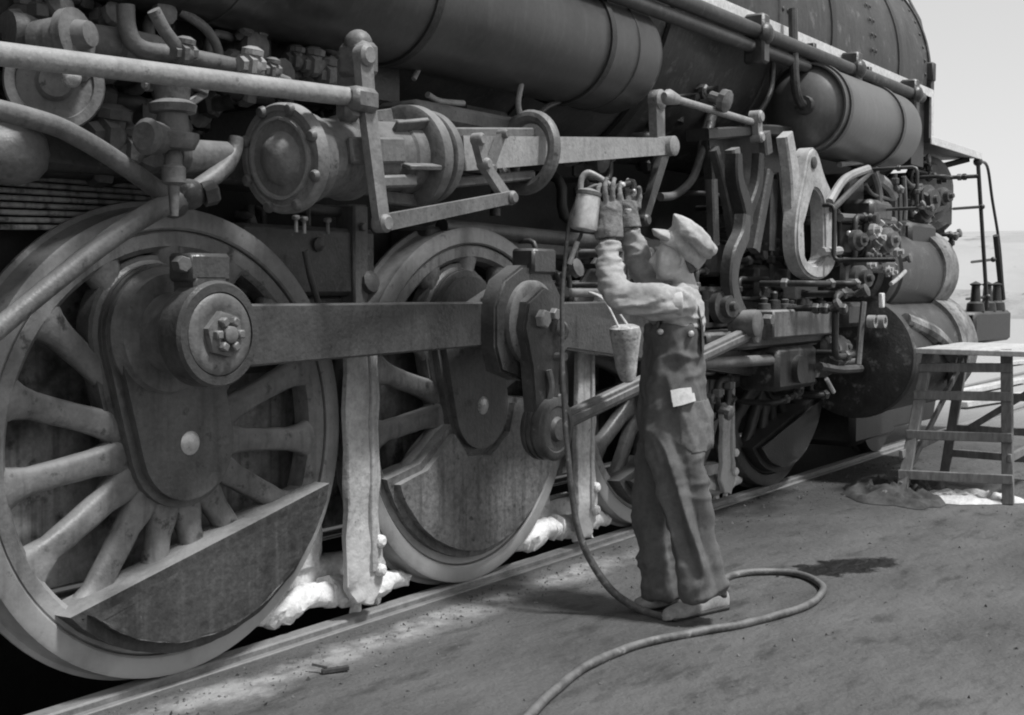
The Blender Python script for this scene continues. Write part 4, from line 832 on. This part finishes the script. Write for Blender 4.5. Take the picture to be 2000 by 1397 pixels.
# shirt with rolled sleeves
b = B()
loft(b, [(1318, 720, 0, 38, .12), (1318, 670, 0, 44, .14), (1320, 648, 0, 52, .168), (1322, 612, 0, 53, .2), (1330, 585, 0, 44, .185), (1337, 568, 0, 28, .105), (1338, 556, 0, 22, .066)])
loft(b, [(1335, 592, .13, 36, .08), (1290, 591, .2, 34, .078), (1245, 588, .2, 32, .074), (1212, 580, .17, 30, .07), (1198, 562, .14, 28, .066), (1192, 530, .11, 26, .06), (1189, 495, .085, 23, .054), (1189, 468, .07, 21, .05)])
loft(b, [(1328, 590, -.12, 34, .08), (1295, 572, -.19, 33, .075), (1266, 548, -.17, 30, .068), (1250, 515, -.13, 27, .06), (1236, 475, -.095, 24, .055), (1229, 448, -.075, 21, .05)])
w1_ = lambda p, n: wrinkle(.013, 7, 17, 3)(p, n)+wrinkle(.0035, 16, 22, 12, .4)(p, n)
remesh('shirt', b, M['shirt'], man, .008, 4, w1_)
# overalls: legs, seat, bib and back
b = B()
loft(b, [(1317, 636, 0, 55, .18), (1316, 665, 0, 57, .18), (1314, 710, 0, 60, .183), (1314, 760, 0, 64, .188), (1318, 815, 0, 71, .195), (1319, 860, 0, 68, .19), (1316, 890, 0, 52, .16)])
loft(b, [(1322, 830, .09, 62, .1), (1320, 885, .11, 54, .095), (1330, 930, .125, 47, .088), (1338, 975, .13, 43, .083), (1351, 1054, .13, 40, .08), (1367, 1120, .13, 42, .082), (1375, 1150, .13, 46, .088), (1378, 1168, .13, 46, .088)])
loft(b, [(1310, 830, -.09, 60, .1), (1296, 885, -.11, 50, .095), (1282, 930, -.12, 42, .088), (1273, 975, -.125, 36, .083), (1277, 1054, -.125, 34, .08), (1290, 1120, -.125, 36, .08), (1295, 1150, -.125, 38, .085), (1297, 1166, -.125, 38, .085)])
def wo_(p, n):
    z = p.z; lower = max(0, min(1, (1.0-z)/.5))
    return wrinkle(.022, 9, 2.2, 5, .25)(p, n)*(.5+.6*lower)+wrinkle(.016, 6, 8, 8, -.6)(p, n)*(.45+.55*max(math.exp(-((z-.5)/.16)**2), math.exp(-((z-.18)/.12)**2), math.exp(-((z-1.15)/.15)**2)))
ovr = remesh('overalls', b, M['denim'], man, .0075, 3, wo_)
for s_, pts in ((.13, [(1372, 690), (1371, 640), (1362, 600), (1345, 578), (1318, 580), (1292, 605), (1283, 640)]), (-.13, [(1372, 690), (1371, 640), (1362, 600), (1345, 578), (1318, 580), (1292, 605), (1283, 640)])):
    C = [W(x, y, s_*(1 if 570 < y < 620 else 1.05)) for x, y in pts]; b = B(); rows = []
    for i, p in enumerate(C):
        d = (C[min(i+1, 6)]-C[max(i-1, 0)]).normalized(); u = d.cross(SV).normalized()
        rows.append([b.bm.verts.new(p+SV*a_+u*c_) for a_, c_ in ((-.02, -.004), (.02, -.004), (.02, .004), (-.02, .004))])
    for A, E_ in zip(rows, rows[1:]):
        for k in range(4): b.bm.faces.new((A[k], A[(k+1) % 4], E_[(k+1) % 4], E_[k]))
    b.bm.faces.new(rows[0]); b.bm.faces.new(rows[-1][::-1]); part('overall_strap', b, M['denim'], man)
b = B(); loft(b, [(1332, 580, 0, 30, .1), (1336, 566, 0, 27, .08), (1339, 555, 0, 25, .072), (1337, 560, 0, 22, .066)], 28); remesh('collar', b, M['shirt'], man, .007, 2, wrinkle(.005, 14, 14, 9))
for x_, y_ in ((1290, 648), (1350, 652)):
    b = B(); b.lathe(W(x_, y_, .19), SV, [(-.02, .014), (.004, .013), (.008, .007), (.008, 0)], 14); part('overall_button', b, M['bright'], man)
# pocket patch and bib taken from the overalls' own surface, lying a few millimetres proud
def topx(p):
    d = p-CAM; w_ = d.dot(FW); return 1000+FPX*d.dot(RT)/w_, 698.5-FPX*d.dot(UP)/w_
def inside(x, y, poly):
    c = False; j = len(poly)-1
    for i in range(len(poly)):
        (xi, yi), (xj, yj) = poly[i], poly[j]
        if (yi > y) != (yj > y) and x < (xj-xi)*(y-yi)/(yj-yi)+xi: c = not c
        j = i
    return c
def patch(name, src, poly, m, off):
    b = B(); b.bm.from_mesh(src.data); b.bm.normal_update()
    kill = [f for f in b.bm.faces if f.normal.dot(FW) > -.05 or not inside(*topx(f.calc_center_median()), poly)]
    bmesh.ops.delete(b.bm, geom=kill, context='FACES')
    ns = {v: v.normal.copy() for v in b.bm.verts}
    for v in b.bm.verts: v.co += ns[v]*off
    bd = [e for e in b.bm.edges if e.is_boundary]
    r = bmesh.ops.extrude_edge_only(b.bm, edges=bd)
    for v in [x for x in r['geom'] if isinstance(x, bmesh.types.BMVert)]: v.co -= v.normal*off*2
    o = part(name, b, m, man, 3); return o
patch('hip_pocket', ovr, [(1330, 786), (1400, 778), (1404, 868), (1385, 882), (1352, 884), (1332, 868)], M['denim2'], .004)
b = B()
for k, (x0, y0, x1, y1, dp) in enumerate(((1310, 757, 1350, 774, .0), (1312, 768, 1356, 783, .004))):
    P_ = [W(x0, y0+6, .212), W((x0+x1)/2, y0+2, .214), W(x1, y0, .2), W(x1+3, y1, .206), W((x0+x1)/2, y1+8, .222), W(x0+3, y1+12, .22)]
    vs = [b.bm.verts.new(p+SV*dp) for p in P_]; vb = [b.bm.verts.new(p+SV*(dp-.03)) for p in P_]
    for f in ((0, 1, 4, 5), (1, 2, 3, 4)): b.bm.faces.new([vs[i] for i in f]); b.bm.faces.new([vb[i] for i in f][::-1])
    for i in range(6): b.bm.faces.new((vs[i], vb[i], vb[(i+1) % 6], vs[(i+1) % 6]))
part('folded_paper', b, M['paper'], man)
# face wrap, cap, gloves, shoes
M['hair'] = mat('short_grey_hair', .05, .12, 40, .8, bump=.6, bscale=160)
b = B(); inflate(b, [(1318, 470), (1330, 500), (1338, 520), (1350, 538), (1362, 524), (1366, 500), (1352, 476)], .083, 0, 13, .36); remesh('hair', b, M['hair'], man, .006, 2)
for s_ in (-.034, .034): b = B(); b.ball(W(1289, 493, s_*1.15), .0085); part('eye', b, M['dark'], man)
b = B(); b.tube([W(1284, 525, -.016), W(1279.5, 525, 0), W(1284, 525, .018)], .0022, 6, 3); part('mouth', b, M['dark'], man)
b = B(); inflate(b, [(1316, 418), (1330, 422), (1346, 430), (1366, 444), (1386, 464), (1401, 486), (1397, 496), (1384, 506), (1372, 502), (1350, 482), (1328, 464), (1314, 448)], .135, 0, 13, .35)
inflate(b, [(1296, 458), (1316, 440), (1372, 492), (1378, 508), (1364, 531), (1350, 521), (1330, 505), (1306, 486), (1290, 474)], .108, 0, 13, .4)
remesh('cap', b, M['cap'], man, .006, 3, wrinkle(.009, 11, 11, 6))
b = B(); inflate(b, [(1272, 446), (1296, 448), (1316, 452), (1330, 480), (1312, 480), (1290, 468), (1276, 460)], .095, 0, 11, .5); remesh('cap_bill', b, M['cap'], man, .006, 3)
for H, cuff in ((HANDN, [(1190, 466, .07, 27, .062), (1189, 452, .07, 28, .064), (1191, 438, .07, 25, .056), (1192, 424, .07, 23, .045), (1192, 404, .075, 23, .035), (1192, 394, .08, 18, .025)]), (HANDF, [(1229, 446, -.07, 24, .055), (1228, 432, -.07, 22, .05), (1227, 418, -.068, 20, .04), (1227, 402, -.066, 19, .032), (1227, 392, -.066, 14, .022)])):
    b = B(); loft(b, cuff)
    for ch in H: b.tube([W(*p) for p in ch], [.0128, .0122, .0115, .0095], 10, 4)
    remesh('glove', b, M['glove'], man, .0045, 1, wrinkle(.003, 22, 22, 4))
for heel, toe in ((at(1413, 1188, Z=GZ), at(1298, 1214, Z=GZ)), (at(1338, 1180, Z=GZ), at(1240, 1193, Z=GZ))):
    d = (toe-heel); L = d.length; d.normalize(); sd_ = Vector((-d.y, d.x, 0)); b = B(); rows = []; n_ = 20
    for t_, wd, ht in ((-.02, .02, .04), (0, .038, .085), (.12, .042, .11), (.28, .04, .115), (.42, .042, .09), (.6, .05, .068), (.78, .052, .058), (.92, .042, .048), (1.0, .02, .03)):
        row = []
        for k in range(n_):
            a = 2*PI*k/n_; x_, z_ = math.cos(a), math.sin(a)
            row.append(b.bm.verts.new(heel+d*L*t_+sd_*wd*math.copysign(abs(x_)**.7, x_)+Vector((0, 0, .004+ht/2+ht/2*math.copysign(abs(z_)**(.6 if z_ < 0 else 1), z_)))))
        rows.append(row)
    for A, E_ in zip(rows, rows[1:]):
        for k in range(n_): b.bm.faces.new((A[k], A[(k+1) % n_], E_[(k+1) % n_], E_[k]))
    b.bm.faces.new(rows[0][::-1]); b.bm.faces.new(rows[-1])
    sh = part('shoe', b, M['shoe'], man, 1.2)
    b = B(); b.bar(heel+Vector((0, 0, .01)), heel+d*L*.95+Vector((0, 0, .01)), .088, .018, .006, sd_); part('sole', b, M['black'], sh)

# ------------------------------------------------------------------ spray gun and hose
gun = thing('spray_gun', 'spray gun with pale metal canister held up in gloved hands', 'spray gun', W(1150, 420, .04))
c0, c1 = W(1150, 380, .1), W(1139, 448, .1)
b = B(); b.lathe(c0, c1-c0, [(-.012, .035), (0, .05), (.01, .054), ((c1-c0).length*.9, .062), ((c1-c0).length, .06), ((c1-c0).length+.004, .05)], 32); part('canister', b, M['bright'], gun)
b = B(); b.lathe(c0, c0-c1, [(-.004, .057), (.012, .057), (.018, .045), (.026, .02)], 28); part('lid', b, M['grey'], gun)
b = B(); b.tube([W(1134, 372, .03), W(1136, 350, .03), W(1148, 338, .03), W(1168, 346, .03), W(1188, 360, .02), W(1205, 372, .0)], [.013, .014, .015, .014, .014, .014], 12); part('suction_pipe', b, M['lgrey'], gun)
b = B(); b.tube([W(1195, 372, 0), W(1214, 364, 0), W(1232, 358, 0)], [.02, .018, .014], 12); b.bar(W(1206, 366, 0), W(1210, 420, -.005), .03, .03); part('gun_body', b, M['iron'], gun)
b = B(); b.box(W(1216, 361, .025), (.03, .02, .022)); part('trigger_block', b, M['white'], gun)
b = B(); b.ring(W(1231, 362, .01), FW, [(0, .018), (0, .03), (.015, .03), (.015, .018)], 20); part('guard_ring', b, M['iron'], gun)
b = B(); b.ball(W(1238, 373, .02), .009); part('valve_knob', b, M['bright'], gun)
b = B(); b.tube([W(1137, 448, .03), W(1134, 462, .03), W(1128, 472, .03)], .008, 8); part('drip_link', b, M['iron'], gun)
b = B(); b.cyl(W(1128, 472, .03), W(1112, 516, .03), .012, 12); part('nozzle', b, M['white'], gun)
HP = [W(1200, 392, .03), W(1190, 374, .05), W(1174, 364, .07), W(1155, 365, .09), W(1130, 388, .1), W(1111, 440, .1), W(1101, 530, .1), W(1098, 640, .09), W(1101, 770, .08), W(1110, 900, .06), W(1124, 1010, .04), W(1150, 1088, .02)]
HG = [(1195, 1155), (1255, 1192), (1312, 1204), (1375, 1170), (1425, 1126), (1500, 1117), (1560, 1122), (1600, 1140), (1606, 1158), (1570, 1186), (1450, 1219), (1330, 1240), (1220, 1268), (1130, 1312), (1060, 1372), (1000, 1440), (930, 1540)]
hg = [at(x, y, Z=GZ+.017) for x, y in HG]; hg[0] = W(1195, 1152, .0)
b = B(); b.tube(HP+hg, [.0095]*7+[.011, .012, .013, .015, .016]+[.018]*len(hg), 12, 8)
for v_ in b.bm.verts: v_.co += noise.noise_vector(v_.co*7)*Vector((.006, .006, .0)).length*.6
hose = part('air_hose', b, mat('rubber_hose', .05, .12, 9, .55, dust=.18, spots=.22, spot_scale=18, spot_amt=.6)); tag(hose, 'grey rubber hose looping from the spray gun across the ground', 'hose')
# canvas bag hung on the rods
p, q = at(1219, 640, Y=-.66), at(1226, 742, Y=-.66)
b = B(); b.lathe(p, q-p, [(-.01, .05), (0, .068), (.03, .072), (.1, .066), (.2, .054), ((q-p).length, .042), ((q-p).length+.012, .02)], 24)
for v in b.bm.verts: v.co += Vector((noise.noise(v.co*9), noise.noise(v.co*9+Vector((5, 0, 0))), 0))*.014
bag = part('canvas_bag', b, mat('mottled_canvas', .3, .5, 18, .95, spots=.12, spot_scale=26, spot_amt=.58)); tag(bag, 'mottled grey tapered bag hanging on the rods before the worker', 'bag')
b = B(); b.tube([p+Vector((-.05, 0, 0)), p+Vector((-.02, .1, .13)), p+Vector((0, .2, .17)), p+Vector((.02, .1, .13)), p+Vector((.05, 0, 0))], .006, 8); part('handle', b, M['white'], bag)

# ------------------------------------------------------------------ wooden work stand
M['wood'] = mat('weathered_stand_wood', .13, .2, 9, .9, spots=.3, spot_scale=20, spot_amt=.66, stretch=(1, 1, .25))
M['wood2'] = mat('pale_plank_wood', .4, .55, 6, .9, spots=.25, spot_scale=16, spot_amt=.62, stretch=(.3, 1, 1))
fl, fr = at(1758, 976, Z=GZ), at(1969, 986, Z=GZ); tl, tr_ = at(1814, 690, X=4.15), at(1966, 688, X=4.15)
stand = thing('work_stand', 'wooden step stand with pale plank top beside the engine front', 'work stand', (4.2, -1.3, GZ))
dX = Vector((1.25, .04, 0)); bl, brr = at(1846, 908, X=5.35), Vector(fr)+dX; bl.z = GZ
for p, q in ((fl, tl), (fr, tr_), (bl, tl+dX*.85), (brr, tr_+dX*.85)):
    b = B(); b.bar(p, q+(q-p).normalized()*.02, .075, .05, .006, (0, 1, 0)); part('leg', b, M['wood'], stand)
for k, f in enumerate((.17, .44, .71, .9)):
    p, q = fl.lerp(tl, f), fr.lerp(tr_, f); b = B(); b.bar(p+Vector((-.03, .04, 0)), q+Vector((-.03, -.04, 0)), .03, .065, .005, (1, 0, 0)); part('rung', b, M['wood'], stand)
for f in (.16, .36, .62):
    p, q = bl.lerp(tl+dX*.85, f), brr.lerp(tr_+dX*.85, f); b = B(); b.bar(p, q, .035, .06, .005, (1, 0, 0)); part('rung', b, M['wood'], stand)
for a_, b_ in ((fl, bl), (fr, brr)):
    p, q = a_+Vector((0, 0, .32)), b_+Vector((0, 0, .32)); b = B(); b.bar(p, q, .03, .06, .005); part('side_rail', b, M['wood'], stand)
zt = tl.z
b = B(); b.bar(fl+Vector((.02, 0, .1)), tl+dX*.8+Vector((0, 0, -.1)), .025, .05, .004); part('brace', b, M['wood'], stand)
b = B(); b.bar(bl+Vector((-.05, -.02, .25)), brr+Vector((-.05, .02, .75)), .025, .05, .004, (1, 0, 0)); part('brace', b, M['wood'], stand)
for k in range(4):
    x_ = 4.0+k*.31; b = B(); b.span((x_, tr_.y-.35+.02*k, zt), (x_+.29, tl.y+.05+.02*(k % 2), zt+.04), .006); part('plank', b, M['wood2'], stand)

# ------------------------------------------------------------------ rags on the ground
def heap(name, px, py, lx, ly, h, m, seed, label, rot=0):
    c = at(px, py, Z=GZ); b = B(); nr, na = 14, 48; rows = []
    for i in range(1, nr+1):
        row = []
        for j in range(na):
            r, a_ = i/nr, 2*PI*j/na; u, v = r*math.cos(a_), r*math.sin(a_)
            e = 1+.45*noise.noise(Vector((math.cos(a_)*1.6+seed, math.sin(a_)*1.6, 8)))+.12*noise.noise(Vector((math.cos(a_)*5+seed, math.sin(a_)*5, 2)))
            fold = 1-abs(noise.noise(Vector((u*2.4+seed, v*2.4, 0))))*2.2+.5*noise.noise(Vector((u*6+seed, v*6, 3)))
            q = Vector((u*lx*e, v*ly*e, 0)); q.rotate(Matrix.Rotation(rot, 3, 'Z')); row.append(b.bm.verts.new(c+q+Vector((0, 0, .004+h*max(0, 1-r**2.5)**.7*max(.12, .25+.7*fold)))))
        rows.append(row)
    cv = b.bm.verts.new(c+Vector((0, 0, h*.6)))
    for j in range(na): b.bm.faces.new((cv, rows[0][j], rows[0][(j+1) % na]))
    for A, E_ in zip(rows, rows[1:]):
        for j in range(na): b.bm.faces.new((A[j], E_[j], E_[(j+1) % na], A[(j+1) % na]))
    o = part(name, b, m, None, 3); tag(o, label, 'rag'); return o
M['rag'] = mat('oily_rag', .025, .08, 7, .95, spots=.2, spot_scale=9, spot_amt=.64)
heap('rag', 1740, 968, .3, .55, .11, M['rag'], 1, 'dark crumpled rags heaped at the foot of the stand', -.9)
heap('rag', 1800, 962, .25, .2, .13, M['rag'], 6, 'small grey rag heap inside the stand legs', -.4)
heap('rag', 1895, 976, .22, .34, .07, M['paper'], 4, 'long white rag lying under the stand', .45)
# stray stick of wood, and cinders and grit strewn over the yard
b = B(); c = at(628, 1312, Z=GZ+.012); b.bar(c, c+Vector((.09, -.06, .004)), .02, .018, .003); b.bar(c+Vector((.02, -.01, .012)), c+Vector((.0, .05, .02)), .012, .01, .002)
tag(part('stick', b, M['rag']), 'short dark stick lying on the ground near the rear wheel', 'stick')
rn = random.Random(11); bm = bmesh.new()
for k in range(3800):
    if rn.random() < .55: x, y = rn.uniform(-3.5, 6), -.06-abs(rn.gauss(0, .22))
    else: x, y = rn.uniform(-3.2, 7), rn.uniform(-3.2, -.1)
    s_ = rn.choice((.003, .004, .005, .007, .011))*rn.uniform(.7, 1.3)
    vs = [bm.verts.new((x+rn.uniform(-1, 1)*s_, y+rn.uniform(-1, 1)*s_, GZ+rn.uniform(0, .3)*s_)) for _ in range(3)]+[bm.verts.new((x, y, GZ+s_*rn.uniform(.6, 1.2)))]
    for f in ((0, 1, 3), (1, 2, 3), (2, 0, 3)): bm.faces.new([vs[i] for i in f])
me = finish(bm, 'cinders', mat('cinder_grit', .03, .18, 9, .9, grunge=.3), smooth=False); o = link('cinders', me); tag(o, 'loose cinders and grit strewn along the rail and yard', None, None, 'stuff')

# ------------------------------------------------------------------ distance
b = B(); n_ = 160; rows = []
for i in range(n_+1):
    a = math.radians(-100+220*i/n_); row = []
    for k, (rr_, hh) in enumerate(((300, -2), (330, 11), (380, 17.5), (450, 20), (700, 16))):
        row.append(b.bm.verts.new((CAM.x+rr_*math.cos(a), CAM.y+rr_*math.sin(a), hh+(1.3*noise.noise(Vector((a*7, k*.7, 0)))+.6*noise.noise(Vector((a*40, k*.7, 0))) if k else 0))))
    rows.append(row)
for A, E_ in zip(rows, rows[1:]):
    for k in range(4): b.bm.faces.new((A[k], E_[k], E_[k+1], A[k+1]))
struct('hills', b, mat('dry_hillside', .3, .42, .02, .95, bump=0, spots=.16, spot_scale=.06, spot_amt=.58, grunge=0), 'low pale hills on the horizon')
b = B(); rows = []; n_ = 90
for i in range(n_+1):
    y_ = -90+180*i/n_; row = []
    for k, (dx, hh) in enumerate(((0, -.1), (3, .9), (6, 1.5), (10, 1.6), (16, -.1))): row.append(b.bm.verts.new((58+dx+2*noise.noise(Vector((y_*.05, k, 0))), y_, GZ+hh*(.8+.5*noise.noise(Vector((y_*.11, k*.4, 3)))+.15*noise.noise(Vector((y_*.7, k, 5)))))))
    rows.append(row)
for A, E_ in zip(rows, rows[1:]):
    for k in range(4): b.bm.faces.new((A[k], A[k+1], E_[k+1], E_[k]))
struct('bank', b, mat('stony_bank', .22, .36, .4, .95, bump=.6, bscale=2, spots=.12, spot_scale=.9, spot_amt=.58), 'low stony bank behind the yard')
for k, (p, q, lab) in enumerate((((1868, 768), (1998, 742), 'pale plank lying farthest behind the stand'), ((1878, 790), (2010, 770), 'weathered plank lying just beyond the stand legs'), ((1872, 722), (2000, 706), 'long pale plank on the ground near the pilot beam'))):
    a_, c_ = at(*p, Z=GZ+.06), at(*q, Z=GZ+.06); b = B(); b.bar(a_, c_, .16, .07, .008, (0, 1, 0)); tag(part('timber_plank', b, M['wood2']), lab, 'plank', 'planks lying beyond the stand')
